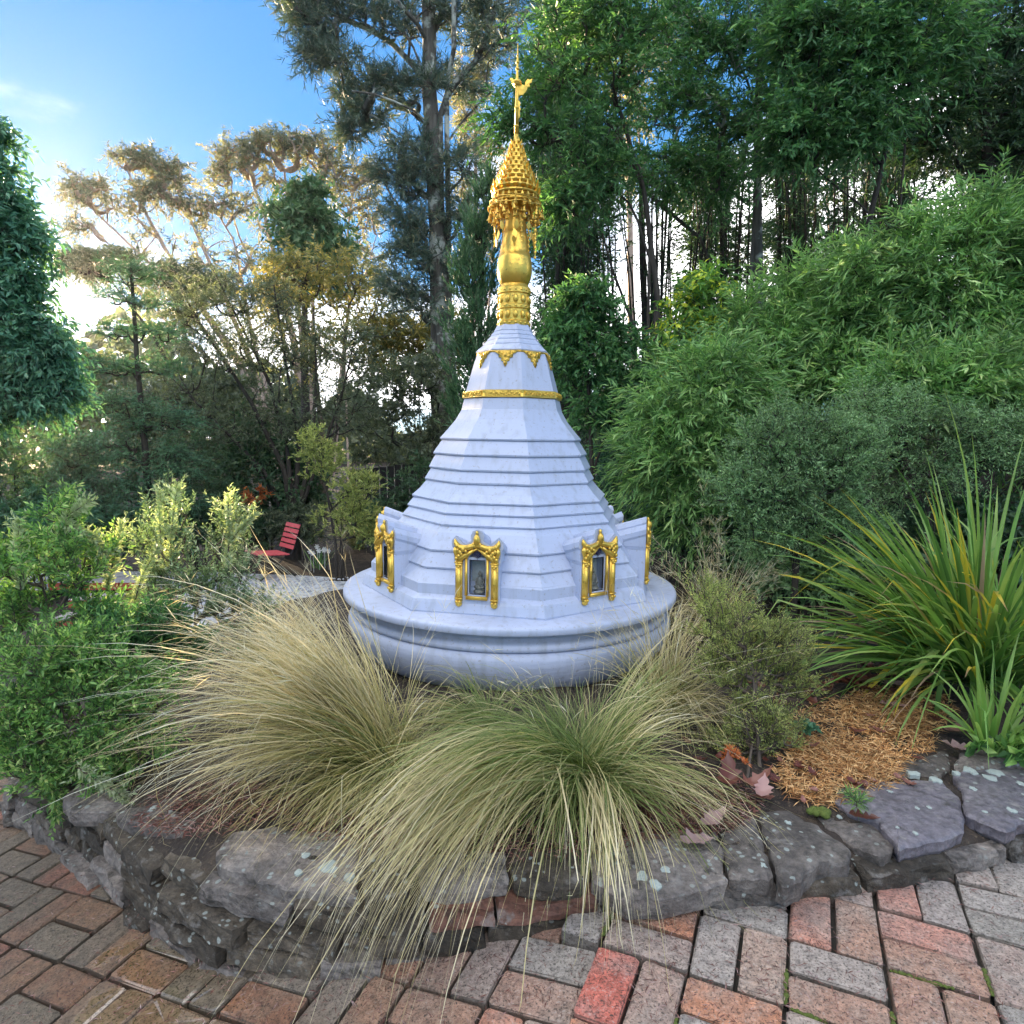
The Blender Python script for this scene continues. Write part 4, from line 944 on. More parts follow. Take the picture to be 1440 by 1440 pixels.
pine = tree('pine_tree', 'towering old pine with thick dark trunk and crooked limbs behind the spire', 'tree', 14,
     [([(633, 660), (628, 520), (622, 420), (614, 300), (605, 160), (604, 60), (600, -90)], .27, .12),
      ([(606, 120, 0), (575, 85, .3), (540, 50, .4), (500, 33, .2), (455, 15, 0), (420, -8, 0)], .12, .045), ([(604, 60, 0), (585, 30, -.3), (560, 5, -.5), (530, -20, -.6)], .08, .04),
      ([(618, 150, 0), (650, 105, 0), (676, 80, 0), (690, 30, 0), (705, -10, 0)], .12, .05), ([(610, 180, 0), (590, 160, -.4), (560, 145, -.6), (520, 130, -.7), (495, 128, -.8)], .05, .02),
      ([(616, 200, 0), (590, 165, .3), (560, 150, .5), (535, 160, .6), (505, 175, .7)], .05, .02), ([(628, 120, 0), (640, 60, -.3), (636, 0, -.4), (650, -40, -.5)], .08, .045),
      ([(622, 210, 0), (650, 170, .4), (672, 148, .5), (690, 130, .5)], .04, .02)],
     [(425, 25, 0, 24, 26, 22), (455, 45, 0, 26, 24, 24), (440, 80, 0, 22, 18, 16), (480, 90, 0, 26, 16, 18), (415, -5, 0, 30, 20, 16), (470, 5, 0, 34, 18, 22), (520, 10, 0, 34, 20, 20), (560, 40, 0, 34, 22, 18), (600, 20, 0, 36, 26, 26), (655, 30, 0, 34, 28, 22), (700, 20, 0, 34, 28, 24),
      (495, 140, 0, 22, 16, 20), (530, 125, 0, 30, 14, 20), (490, 180, 0, 18, 18, 20), (520, 165, 0, 26, 14, 16), (570, 130, 0, 34, 22, 24), (610, 110, 0, 30, 24, 18), (650, 120, 0, 28, 20, 10), (545, 245, 0, 20, 10, 10), (580, 215, 0, 34, 26, 26), (600, 250, 0, 30, 24, 20),
      (565, 265, 0, 26, 20, 20), (645, 240, 0, 26, 26, 18), (590, 320, 0, 34, 22, 24), (560, 305, 0, 18, 12, 10), (640, 300, 0, 24, 22, 16), (565, 355, 0, 26, 14, 16), (620, 370, 0, 40, 22, 24), (560, 405, 0, 28, 20, 20), (600, 430, 0, 46, 24, 30), (660, 340, 0, 22, 30, 12), (690, 75, 0, 30, 22, 14)],
     dict(m=5, tl=.42, q=17, L=.17, Wd=.022, alpha=.75, droop=.12, flat=.1, up=.2), 'pine', 'lichen', seed=17, rtip=.011, wig=.12)
tree('gum_tree', 'distant gum tree catching orange light just right of the pine trunk', 'tree', 34,
     [([(668, 640), (664, 480), (670, 300), (668, 120)], .22, .05), ([(675, 600), (690, 400), (700, 240)], .14, .03)],
     [(665, 110, 0, 28, 22, 26), (655, 150, 0, 18, 26, 20), (690, 60, 0, 24, 26, 16), (675, 200, 0, 24, 22, 24), (700, 245, 0, 22, 22, 20), (655, 270, 0, 20, 20, 12), (690, 330, 0, 20, 26, 14)],
     dict(far, m=6, q=12, L=.32), 'euc', 'pale', seed=18, rtip=.014)
tree('cypress_tree', 'narrow dark green cypress right beside the golden bulb', 'tree', 10,
     [([(672, 660), (674, 500), (680, 300)], .09, .02)],
     [(682, 275, 0, 12, 20, 16), (675, 330, 0, 24, 36, 46), (668, 400, 0, 34, 46, 80), (668, 480, 0, 40, 50, 90), (672, 570, 0, 44, 50, 90)],
     dict(m=6, tl=.26, q=10, L=.075, Wd=.024, alpha=.5, droop=-.35, up=.9, flat=.3), 'cypress', 'dark', seed=19, rtip=.004)
tree('bushy_tree', 'spreading grey green tree with many thin dark stems fanning from behind the red chair', 'tree', 11,
     [([(410, 730), (400, 660), (350, 560), (290, 470), (250, 400)], .07, .012), ([(412, 730), (405, 640), (380, 540), (330, 440), (300, 380)], .06, .012), ([(415, 730), (420, 620), (400, 500), (385, 400)], .06, .012), ([(418, 730), (440, 620), (445, 520), (440, 430)], .055, .012), ([(418, 730), (450, 640), (480, 560), (500, 470)], .05, .01), ([(405, 730), (370, 660), (300, 590), (240, 530)], .05, .01), ([(402, 725), (350, 640), (270, 560), (220, 470)], .045, .01)],
     [(265, 430, 0, 40, 30, 34), (320, 420, 0, 40, 34, 40), (380, 430, 0, 46, 34, 40), (300, 490, 0, 56, 40, 60), (370, 500, 0, 60, 44, 60), (440, 490, 0, 50, 44, 50), (500, 490, 0, 36, 40, 34), (260, 560, 0, 40, 40, 34), (330, 580, 0, 60, 40, 50), (420, 580, 0, 60, 40, 50), (490, 570, 0, 44, 40, 40)],
     dict(m=6, tl=.34, q=11, L=.062, Wd=.019, alpha=.9, droop=.25, flat=.2), 'twiggy', 'dark', seed=20, rtip=.0045, wig=.09)
tree('young_conifer', 'sparse young conifer with whorled drooping branches at the left', 'tree', 9.5,
     [([(212, 760), (205, 640), (192, 500), (186, 400), (184, 372)], .075, .02)],
     [(182, 385, 0, 26, 16, 30), (165, 420, 0, 30, 10, 14), (208, 425, 0, 22, 9, 12), (160, 468, 0, 34, 9, 16), (222, 470, 0, 26, 8, 16), (160, 520, 0, 40, 10, 24), (225, 520, 0, 34, 10, 22), (170, 570, 0, 46, 14, 44), (225, 590, 0, 46, 16, 48), (160, 630, 0, 52, 18, 56), (232, 650, 0, 50, 20, 60), (180, 690, 0, 60, 18, 56), (245, 710, 0, 46, 18, 40)],
     dict(m=5, tl=.34, q=16, L=.06, Wd=.013, alpha=1.0, droop=.25, planar=.75, flat=.5), 'conifer', 'dark', seed=21, rtip=.004, upw=.2)
tree('laurel_tree', 'big leaved blue green tree filling the left edge of the picture', 'tree', 6.5,
     [([(-90, 700), (-80, 560), (-60, 400), (-30, 260)], .12, .03), ([(-80, 600), (-30, 520), (40, 430)], .06, .02)],
     [(-20, 205, 0, 24, 34, 26), (-20, 270, 0, 42, 46, 60), (10, 330, 0, 44, 34, 60), (-40, 400, 0, 60, 60, 60), (15, 400, 0, 44, 34, 50), (10, 470, 0, 60, 34, 80), (50, 500, 0, 50, 30, 70), (20, 550, 0, 70, 34, 90), (-60, 560, 0, 60, 60, 50), (85, 545, 0, 26, 26, 24)],
     dict(m=5, tl=.26, q=11, L=.088, Wd=.030, alpha=.95, droop=.45, flat=.6), 'laurel', 'dark', seed=22, rtip=.005)
def bush(name, label, Y, clusters, spec, leaf, seed, cat='shrub', group=None, bark='dark', stems=4, r0=.02, rtip=.0025, zb=None, twig_r=.0015):
    cx = np.mean([c[0] for c in clusters]); low = max(c[1] + c[4] for c in clusters)
    b = at(cx, low, Y); g = random.Random(seed); z0 = float(zground(b[0], b[1])) if zb is None else zb
    tr_ = []
    for k in range(stems):
        c = g.choice(clusters); tr_.append(([(cx + g.uniform(-8, 8), low + 1), ((cx * .5 + c[0] * .5), (low + c[1]) / 2), (c[0] * .85 + cx * .15, c[1])], r0, r0 * .3))
    return tree(name, label, cat, Y, tr_, clusters, spec, leaf, bark, group, seed, rtip, .3, .1, .05, twig_r, 'stem', 'foliage', zb)
feather = dict(m=5, tl=.34, q=14, L=.06, Wd=.016, alpha=.8, droop=.4, flat=.3)
bush('feathery_shrub', 'feathery dark shrub at the far left below the big leaved tree', 9, [(20, 640, 0, 60, 34, 60), (-30, 680, 0, 60, 50, 60), (70, 680, 0, 60, 40, 80), (30, 730, 0, 80, 30, 80)], feather, 'dark', 31)
bush('feathery_shrub', 'soft green shrub between the far left shrub and the young conifer', 8.6, [(110, 640, 0, 40, 36, 50), (110, 700, 0, 50, 36, 70), (150, 735, 0, 60, 26, 60)], feather, 'conifer', 32)
bush('feathery_shrub', 'dark conifer shrub between the young conifer trunk and the chair', 10.5, [(270, 640, 0, 44, 36, 56), (290, 700, 0, 54, 34, 70), (240, 740, 0, 50, 20, 40)], feather, 'dark', 33)
darkb = dict(m=5, tl=.3, q=9, L=.10, Wd=.04, alpha=.9, droop=.3, flat=.4)
bush('evergreen_shrub', 'very dark broad shrub directly behind the red chair', 11.5, [(350, 660, 0, 56, 44, 80), (420, 680, 0, 50, 44, 80), (380, 620, 0, 60, 36, 60), (350, 720, 0, 60, 26, 60)], darkb, 'dark', 34)
bush('evergreen_shrub', 'dark shrub left of the pagoda and beyond the yellow green bush', 13, [(540, 560, 0, 50, 40, 70), (590, 530, 0, 44, 44, 60), (560, 620, 0, 60, 40, 60), (640, 600, 0, 40, 40, 60)], dict(darkb, L=.11), 'twiggy', 35)
bush('evergreen_shrub', 'tall shadowed shrub filling the gap left of the many stemmed tree', 13, [(230, 570, 0, 56, 40, 90), (310, 560, 0, 60, 40, 90), (260, 640, 0, 70, 40, 90), (340, 620, 0, 50, 40, 60), (190, 620, 0, 40, 50, 50)], dict(darkb, L=.13, Wd=.05), 'twiggy', 40)
bush('olive_shrub', 'olive brown shrub with pale sprays beside the pine trunk', 17, [(570, 470, 0, 44, 30, 50), (620, 470, 0, 40, 30, 46), (600, 510, 0, 60, 30, 50), (540, 500, 0, 30, 30, 30)], dict(darkb, L=.16, Wd=.06, tl=.5), 'gold', 36)
bush('yellow_shrub', 'small yellow green bush left of the pagoda behind the grass clump', 9, [(455, 645, 0, 28, 26, 40), (500, 690, 0, 34, 30, 50), (480, 730, 0, 36, 26, 40), (520, 740, 0, 26, 24, 34), (440, 620, 0, 18, 16, 16)], dict(m=6, tl=.17, q=12, L=.045, Wd=.016, alpha=.7, droop=.1, up=.4, flat=.3), 'olive', 37)
bush('orange_lit_shrub', 'small shrub with orange sunlight put into its leaf colour, up behind the red chair', 10.8, [(355, 697, 0, 22, 14, 9), (345, 708, 0, 20, 12, 6)], dict(m=3, tl=.14, q=6, L=.09, Wd=.045, alpha=.9, droop=.2, flat=.4), 'orange', 38, r0=.01)  # orange light on these leaves is put into their colour
bush('low_shrub', 'low bluish shrub at the foot of the dark trees right of the pagoda', 7.5, [(880, 700, 0, 40, 34, 50), (920, 680, 0, 34, 40, 50), (850, 660, 0, 20, 34, 24), (900, 745, 0, 40, 22, 40)], dict(feather, L=.05), 'conifer', 39)

# ------------------------------------------------------------------ trees on the right
hang = dict(m=5, tl=.5, q=12, L=.115, Wd=.034, alpha=.7, droop=.55, flat=.5)
tree('cypress_tree', 'giant pale tipped cypress rising out of the top of the picture beside the spire', 'tree', 11,
     [([(800, 700), (800, 400), (800, 0), (800, -60)], .22, .08)],
     [(800, 10, 0, 46, 60, 140), (800, 110, 0, 58, 60, 170), (805, 220, 0, 62, 60, 150), (800, 330, 0, 60, 60, 120), (800, 440, 0, 50, 60, 80), (790, 560, 0, 40, 70, 60)],
     dict(m=6, tl=.34, q=9, L=.10, Wd=.03, alpha=.55, droop=.1, up=.3, flat=.3), 'cypress', 'dark', seed=41, rtip=.004)
top_tree = dict(m=6, tl=.46, q=14, L=.092, Wd=.026, alpha=.75, droop=.45, flat=.6, planar=.5)
tree('laurel_tree', 'green leafy tree overhanging the spire from the right', 'tree', 8,
     [([(905, 720), (915, 560), (925, 420), (905, 260), (860, 120)], .07, .02), ([(925, 400), (890, 290), (800, 210)], .04, .01), ([(915, 300), (880, 200), (780, 90), (745, 60)], .03, .01)],
     [(770, 120, 0, 38, 40, 20), (800, 50, 0, 44, 40, 20), (860, 90, 0, 50, 50, 40), (760, 180, 0, 28, 30, 15), (830, 190, 0, 44, 36, 28), (870, 20, 0, 60, 40, 50), (850, 250, 0, 40, 26, 26), (715, 165, 0, 18, 26, 16), (790, 280, 0, 26, 34, 24)],
     top_tree, 'broad', 'dark', seed=42, rtip=.005)
tree('tall_tree', 'tree with a pale lichen flecked straight trunk and dark leafy crown right of centre', 'tree', 9,
     [([(1070, 700), (1068, 480), (1066, 300), (1065, 160), (1070, 60), (1085, -30)], .085, .04), ([(1066, 160), (1045, 95), (1010, 50), (960, 30)], .035, .012), ([(1068, 130), (1100, 80), (1130, 20)], .03, .01), ([(1066, 240), (1000, 250), (930, 250)], .02, .006)],
     [(960, 40, 0, 50, 30, 40), (1010, 90, 0, 56, 34, 50), (1060, 30, 0, 56, 40, 50), (1120, 60, 0, 50, 40, 50), (960, 140, 0, 50, 26, 40), (1030, 170, 0, 50, 26, 36), (1100, 150, 0, 46, 30, 40), (930, 235, 0, 44, 28, 36), (1000, 250, 0, 50, 26, 36)],
     dict(top_tree, L=.088), 'broad', 'lichen', seed=43, rtip=.005)
tree('laurel_tree', 'bright green leafy tree arching across the top right', 'tree', 7.5,
     [([(1175, 640), (1200, 480), (1220, 320), (1255, 170), (1280, 90), (1330, -20)], .05, .02), ([(1280, 90), (1265, 50), (1258, 10)], .02, .01), ([(1225, 300), (1160, 250), (1110, 190)], .025, .008)],
     [(1170, 70, 0, 50, 50, 60), (1150, 150, 0, 44, 36, 46), (1120, 200, 0, 40, 26, 36), (1230, 30, 0, 60, 50, 60), (1240, 120, 0, 56, 40, 50), (1300, 60, 0, 60, 50, 60), (1210, 190, 0, 40, 26, 30), (1115, 30, 0, 30, 40, 30)],
     dict(top_tree, L=.095), 'broad', 'dark', seed=44, rtip=.005)
tree('laurel_tree', 'shaded dark leafy tree at the top right corner', 'tree', 8.5,
     [([(1400, 560), (1395, 400), (1390, 250), (1380, 100), (1370, -20)], .1, .04), ([(1390, 220), (1330, 130), (1280, 120)], .03, .01)],
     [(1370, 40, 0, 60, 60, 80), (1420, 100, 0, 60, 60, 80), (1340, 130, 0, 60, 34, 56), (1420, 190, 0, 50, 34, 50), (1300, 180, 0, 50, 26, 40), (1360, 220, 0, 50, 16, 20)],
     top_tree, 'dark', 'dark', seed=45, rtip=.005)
# clumps of thin upright dark stems behind
def stem_clump(label, px, base, topy, spread_px, Y, n, seed, leaves=40, lean=0, dens=1):
    g = np.random.default_rng(seed); b = at(px, base, Y); z0 = float(zground(b[0], b[1])) - .1
    root = thing('columnar_tree', label, 'tree', (b[0], b[1], z0 + .1), None)
    A = []; B = []; ra = []; rb = []; LP = []; LD = []
    for k in range(n):
        f = g.normal(0, .5); tx = px + lean + f * spread_px; bx = px + f * spread_px * .28; dy = g.normal(0, .35)
        t0 = at(bx, base, Y + dy * .4); t0[2] = z0; t1 = at(tx, topy + g.uniform(-20, 40), Y + dy)
        m = 9; q = np.linspace(0, 1, m)[:, None]; P = t0 + (t1 - t0) * q; P[:, 0] += (q[:, 0] ** 2 - q[:, 0]) * g.normal(0, .25) + g.normal(0, .015, m); P[:, 1] += g.normal(0, .02, m)
        r = (g.uniform(.018, .045) if k else .08) * (1 - .75 * np.linspace(0, 1, m))
        A.append(P[:-1]); B.append(P[1:]); ra.append(r[:-1]); rb.append(r[1:])
        mm = int(leaves * dens); tt = g.uniform(.12, 1, mm) ** .8; pp = t0 + (t1 - t0) * tt[:, None]
        LP.append(pp + g.normal(0, .09, pp.shape)); LD.append(unit((t1 - t0) + g.normal(0, .5, pp.shape)))
    V, F = frusta(np.concatenate(A), np.concatenate(B), np.concatenate(ra), np.concatenate(rb), 5)
    part('trunk', V, F, parent=root, mat=BK['dark'], smooth=True)
    T = np.concatenate(LP); Dd = np.concatenate(LD)
    LV, LF, vv, tw = foliage(T, Dd, g, m=1, tl=.42, q=12, L=.075, Wd=.022, alpha=.45, droop=.5, flat=.2, spread=.5)
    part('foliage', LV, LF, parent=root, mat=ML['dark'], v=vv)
stem_clump('dark stemmed columnar tree behind the right side of the spire', 800, 690, 190, 40, 10.5, 16, 51, 60)
stem_clump('fan of dark wiry stems right of the bright gap beside the spire', 925, 690, 230, 66, 11, 26, 52, 22)
stem_clump('dense dark stems left of the lichen flecked trunk', 1010, 680, 200, 44, 11.5, 20, 53, 46)
stem_clump('black thicket of stems right of the lichen flecked trunk', 1120, 660, 180, 46, 11.5, 24, 54, 60)
stem_clump('stems leaning right beside the slanting bare branch', 1195, 640, 190, 44, 12, 18, 55, 40, lean=14)
stem_clump('dark stems under the arching green tree, left of the bright gap', 1265, 620, 190, 34, 11, 20, 56, 60)
stem_clump('black trunks just right of the bright gap at the right', 1375, 600, 150, 36, 11, 16, 57, 50)
stem_clump('dark stems at the right edge above the bamboo', 1450, 600, 140, 44, 10.5, 20, 58, 60)
stem_clump('thin stems far behind the leaning dead branch', 860, 690, 330, 26, 15, 9, 59, 10)
stem_clump('dark stems beyond the right edge of the picture', 1560, 600, 120, 50, 10.5, 18, 167, 60)
stem_clump('dark stems farthest right behind the bamboo', 1700, 600, 120, 60, 10.5, 18, 168, 60)
tree('laurel_tree', 'shaded leafy tree beyond the right edge of the picture', 'tree', 8.5, [([(1600, 560), (1600, 300), (1590, 60)], .09, .03)], [(1540, 60, 0, 80, 80, 80), (1620, 140, 0, 80, 70, 80), (1680, 20, 0, 80, 80, 70), (1750, 180, 0, 70, 70, 60)], top_tree, 'dark', 'dark', seed=169, rtip=.005)
bush('low_shrub', 'shaded low shrub right of the strap leaved clump', 4.2, [(1560, 800, 0, 90, 60, 70), (1680, 780, 0, 90, 70, 70), (1800, 760, 0, 90, 70, 70)], dict(m=5, tl=.24, q=9, L=.06, Wd=.022, alpha=.9, droop=.25, flat=.4), 'conifer', 170, r0=.012)
tree('pale_gum', 'pale orange trunked gum standing in the bright gap far behind the spire', 'tree', 22,
     [([(893, 660), (888, 480), (886, 330), (884, 200), (890, 60)], .16, .07), ([(920, 640), (905, 450), (903, 300), (895, 100)], .07, .03)],
     [(885, 150, 0, 30, 40, 20), (900, 60, 0, 40, 40, 26), (890, 240, 0, 24, 24, 12), (960, 50, 0, 34, 30, 16)], dict(far, L=.26), 'euc', 'pale', seed=60, rtip=.01)
tree('pale_gum', 'pale gum trunks lit between the dark stems toward the right', 'tree', 22,
     [([(1190, 640), (1190, 450), (1188, 250), (1186, 100)], .13, .05), ([(1178, 640), (1170, 400), (1160, 200)], .08, .03), ([(1380, 640), (1383, 400), (1380, 150)], .13, .05)],
     [(1190, 150, 0, 40, 50, 20), (1375, 180, 0, 26, 40, 14), (1390, 140, 0, 20, 20, 10)], dict(far, L=.26), 'euc', 'pale', seed=61, rtip=.01)
def bare(label, pts, Y, r0, seed, twigs=10):
    g = np.random.default_rng(seed); P = np.array([at(p[0], p[1], Y) for p in pts]); root = thing('dead_branch', label, 'branch', P[0])
    tips = []
    for k in range(twigs):
        t = g.uniform(.3, 1); i_ = min(int(t * (len(P) - 1)), len(P) - 2); tips.append(P[i_] + (P[i_ + 1] - P[i_]) * g.uniform() + g.normal(0, .35, 3) + np.array([0, 0, .15]))
    (V, F), _ = grow([(P, r0, r0 * .35)], np.array(tips), g, .004, .1, .1)
    part('branch', V, F, parent=root, mat=BK['brown'], smooth=True)
for lb_, px_, sd3, cl_ in [('dark evergreen behind the stems left of the lichen flecked trunk', 1000, 161, [(985, 250, 0, 50, 60, 90), (1010, 360, 0, 60, 60, 110), (990, 470, 0, 56, 50, 90), (1040, 540, 0, 60, 50, 80)]),
                          ('dark evergreen behind the black thicket of stems', 1130, 162, [(1120, 230, 0, 60, 50, 100), (1130, 330, 0, 56, 60, 110), (1120, 430, 0, 60, 50, 90)]),
                          ('dark evergreen between the two bright gaps at the right', 1240, 163, [(1240, 220, 0, 50, 50, 90), (1245, 320, 0, 46, 60, 90), (1230, 410, 0, 50, 40, 60)]),
                          ('dark evergreen behind the trunks at the right edge', 1420, 164, [(1410, 180, 0, 50, 60, 90), (1430, 270, 0, 56, 50, 90), (1385, 300, 0, 20, 40, 30)]),
                          ('dark evergreen just right of the spire behind the cypress', 815, 165, [(800, 260, 0, 36, 60, 70), (810, 380, 0, 36, 60, 70), (800, 500, 0, 40, 60, 70)])]:
    tree('evergreen_tree', lb_, 'tree', 14.5, [([(px_, 660), (px_ - 4, 420), (px_ + 3, 220)], .12, .04)], cl_, dict(m=5, tl=.5, q=12, L=.12, Wd=.036, alpha=.6, droop=.6, flat=.3), 'dark', 'dark', seed=sd3, rtip=.006)
bare('bare branch leaning down to the right across the bright gap', [(868, 190), (890, 235), (915, 275), (955, 310), (985, 335), (998, 370)], 10, .055, 62)
bare('thin bare limb slanting up behind the small green tree', [(900, 480), (880, 430), (858, 370), (845, 320), (820, 300)], 10, .03, 63)
bare('bare grey twigs lying low beside the yellowing tree', [(840, 455), (870, 465), (905, 463), (950, 478)], 8, .02, 64, 14)
tree('small_tree', 'small leafy green tree right behind the pagoda cap', 'tree', 6.8,
     [([(835, 700), (830, 600), (825, 500), (820, 420)], .035, .01), ([(835, 660), (870, 560), (900, 520)], .02, .008)],
     [(825, 425, 0, 40, 22, 40), (800, 465, 0, 36, 26, 40), (850, 480, 0, 46, 26, 46), (810, 520, 0, 30, 24, 30), (880, 540, 0, 46, 26, 40), (840, 575, 0, 34, 24, 26)],
     dict(m=5, tl=.24, q=10, L=.085, Wd=.027, alpha=.8, droop=.4, flat=.6), 'broad', 'dark', seed=65, rtip=.003)
tree('small_tree', 'small tree with bright yellow autumn leaves among green in front of the dark stems', 'tree', 7,
     [([(975, 700), (975, 600), (980, 500), (985, 400)], .03, .01)],
     [(985, 405, 0, 34, 22, 20), (970, 450, 0, 44, 26, 30), (1010, 470, 0, 36, 30, 30), (960, 510, 0, 44, 26, 34), (1010, 520, 0, 40, 26, 34)],
     dict(m=5, tl=.24, q=9, L=.085, Wd=.032, alpha=.85, droop=.45, flat=.6), 'yellowmix', 'dark', seed=66, rtip=.003)
bam = dict(m=5, tl=.46, q=14, L=.10, Wd=.018, alpha=.6, droop=.42, flat=.6, dirw=.9)
bam_l = [('bamboo_clump', 'leafy bamboo clump leaning over the right side of the pagoda', 5.6, [(960, 600, 0, 60, 40, 60), (1000, 540, 0, 60, 40, 60), (950, 660, 0, 70, 34, 60), (1010, 640, 0, 50, 40, 60), (1000, 720, 0, 60, 30, 40)], 71),
         ('bamboo_clump', 'tall bamboo clump left of centre on the right bank', 6.4, [(1090, 480, 0, 60, 40, 70), (1130, 398, 0, 22, 26, 10), (1060, 440, 0, 20, 30, 10), (1175, 388, 0, 14, 30, 7), (1060, 540, 0, 60, 40, 70), (1150, 440, 0, 60, 40, 70), (1140, 520, 0, 60, 44, 70)], 72),
         ('bamboo_clump', 'bamboo clump above the grey green shrub on the bank', 5.9, [(1200, 480, 0, 60, 44, 70), (1180, 540, 0, 70, 40, 70), (1260, 520, 0, 60, 44, 70), (1230, 420, 0, 60, 36, 60)], 73),
         ('bamboo_clump', 'highest bamboo clump rising at the right edge of the picture', 5.6, [(1290, 400, 0, 60, 40, 60), (1215, 372, 0, 26, 26, 12), (1300, 335, 0, 24, 26, 12), (1385, 298, 0, 24, 22, 10), (1345, 320, 0, 10, 30, 6), (1350, 370, 0, 60, 44, 70), (1420, 340, 0, 60, 40, 70), (1330, 460, 0, 60, 44, 70), (1410, 440, 0, 60, 50, 80)], 74),
         ('bamboo_clump', 'bamboo clump right above the strap leaved clump', 5.0, [(1340, 540, 0, 60, 40, 60), (1420, 540, 0, 60, 50, 70), (1270, 560, 0, 50, 40, 50), (1450, 620, 0, 50, 40, 40)], 75)]
bam_l += [('bamboo_clump', 'bamboo clump beyond the right edge of the picture', 5.4, [(1540, 380, 0, 70, 60, 70), (1600, 460, 0, 80, 60, 80), (1520, 560, 0, 60, 60, 60), (1700, 520, 0, 90, 80, 90)], 78), ('bamboo_clump', 'bamboo clump farthest right on the bank', 6.2, [(1820, 430, 0, 90, 90, 90), (1960, 500, 0, 90, 90, 90), (1850, 600, 0, 90, 60, 70)], 79)]
for nm, lb, Yb, cl, sd_b in bam_l: bush(nm, lb, Yb, cl, bam, 'bamboo', sd_b, cat='bamboo', group='bamboo clumps on the right bank', stems=8, r0=.012, rtip=.002)
fine = dict(m=7, tl=.17, q=18, L=.026, Wd=.008, alpha=.9, droop=.1, up=.35, flat=.2)
bush('grey_shrub', 'soft fine leaved grey green shrub between the bamboo and the strap leaved clump', 4.2, [(1100, 620, 0, 60, 44, 80), (1060, 690, 0, 60, 40, 80), (1130, 690, 0, 70, 50, 90), (1180, 640, 0, 60, 44, 70), (1090, 750, 0, 50, 34, 50), (1180, 730, 0, 60, 40, 50)], fine, 'greyfine', 76, stems=8, r0=.01)
bush('grey_shrub', 'fine leaved shrub with arching pale sprays behind the strap leaved clump', 4.5, [(1240, 600, 0, 60, 40, 70), (1320, 620, 0, 70, 40, 70), (1400, 620, 0, 60, 44, 60), (1280, 680, 0, 60, 40, 50)], dict(fine, tl=.26, droop=.3, L=.03), 'greyfine', 77, stems=8, r0=.01)

# distant forest: reads as one mass
g = np.random.default_rng(90); n = 22000
ang = g.uniform(-62, 75, n) * math.pi / 180; dist = g.uniform(48, 70, n); hmax = 4.2 + 1.8 * np.sin(ang * 9) + 1.4 * np.sin(ang * 23 + 1) + 1.0 * np.sin(ang * 47)
hmax = hmax + np.where(ang < -.3, 2.6, 0)
zz = -1 + (hmax + 1) * g.uniform(0, 1, n) ** .7
P = np.stack([dist * np.sin(ang), dist * np.cos(ang), zz], 1)
V, F = leaf_quads(P, unit(g.normal(0, 1, (n, 3))), 1.15, .75, g, .2)
tag(part('distant_forest', V, F, mat=ML['twiggy'], v=np.repeat(g.uniform(0, .9, n), 4)), 'hazy belt of far trees closing the horizon behind the garden', 'forest', kind='stuff')

# dark timber fence behind the pagoda
fc = thing('timber_fence', 'dark timber garden fence behind the left side of the pagoda', 'fence', at(560, 700, 12.5) * np.array([1, 1, 0]) + np.array([0, 0, -.62]))
p0, p1 = at(496, 700, 12.0), at(650, 700, 13.0)
for k in range(16):
    q = p0 + (p1 - p0) * k / 15; h = 1.42 + .012 * k + .02 * random.random(); mb = MB()
    mb.box((q[0], q[1], -.62 + h / 2), ((p1 - p0)[0] / 15 * .93, .03, h), rotz(math.atan2((p1 - p0)[1], (p1 - p0)[0]))); mb.put('board', MT['fence'], fc)
mb = MB(); c = (p0 + p1) / 2; mb.box((c[0], c[1] + .05, .2), (np.linalg.norm((p1 - p0)[:2]), .05, .09), rotz(math.atan2((p1 - p0)[1], (p1 - p0)[0]))); mb.put('rail', MT['fence'], fc)

# ------------------------------------------------------------------ undergrowth that closes the ground under the trees
under = dict(m=5, tl=.24, q=9, L=.07, Wd=.026, alpha=.9, droop=.25, flat=.4)
UG = [(-20, 735, 8.2, 70, 24, 'dark', 'ferny shrub at the far left under the big leaved tree', 'fern_shrub'), (60, 750, 8.0, 60, 20, 'conifer', 'low green ferny shrub left of the young conifer', 'fern_shrub'),
      (135, 752, 8.4, 50, 20, 'dark', 'low dark bush below the young conifer', 'low_shrub'), (205, 748, 8.9, 56, 24, 'conifer', 'low feathery bush at the young conifer trunk', 'low_shrub'),
      (275, 738, 9.8, 50, 26, 'dark', 'shadowed low bush left of the orange leaves', 'low_shrub'), (330, 745, 10.6, 46, 22, 'dark', 'shadowed low bush left behind the chair seat', 'low_shrub'),
      (415, 740, 10.8, 40, 22, 'twiggy', 'dull low bush right behind the chair back', 'low_shrub'), (540, 735, 10.5, 44, 30, 'dark', 'low dark bush between yellow green bush and pagoda', 'low_shrub'),
      (590, 690, 10.5, 40, 40, 'dark', 'dark low shrub against the timber fence', 'low_shrub'),
      (965, 745, 6.2, 60, 30, 'conifer', 'low shrub at the right rim of the pagoda under bamboo', 'low_shrub'), (1040, 770, 5.4, 56, 34, 'dark', 'shaded low shrub left of the grey green shrub', 'low_shrub'),
      (1130, 800, 4.6, 70, 34, 'greyfine', 'low grey shrub below the fine leaved shrub', 'low_shrub'), (1230, 780, 4.8, 80, 44, 'dark', 'shaded shrub hidden behind the strap leaves', 'low_shrub'), (1370, 760, 4.8, 90, 50, 'dark', 'shaded shrub at the right edge behind the strap leaves', 'low_shrub'),
      (940, 640, 8.5, 70, 50, 'dark', 'dark low growth beneath the stems right of the pagoda', 'low_shrub'), (1010, 600, 9, 60, 50, 'dark', 'dark growth under the lichen flecked trunk', 'low_shrub'), (860, 620, 9, 50, 60, 'dark', 'dark growth beneath the fan of wiry stems', 'low_shrub')]
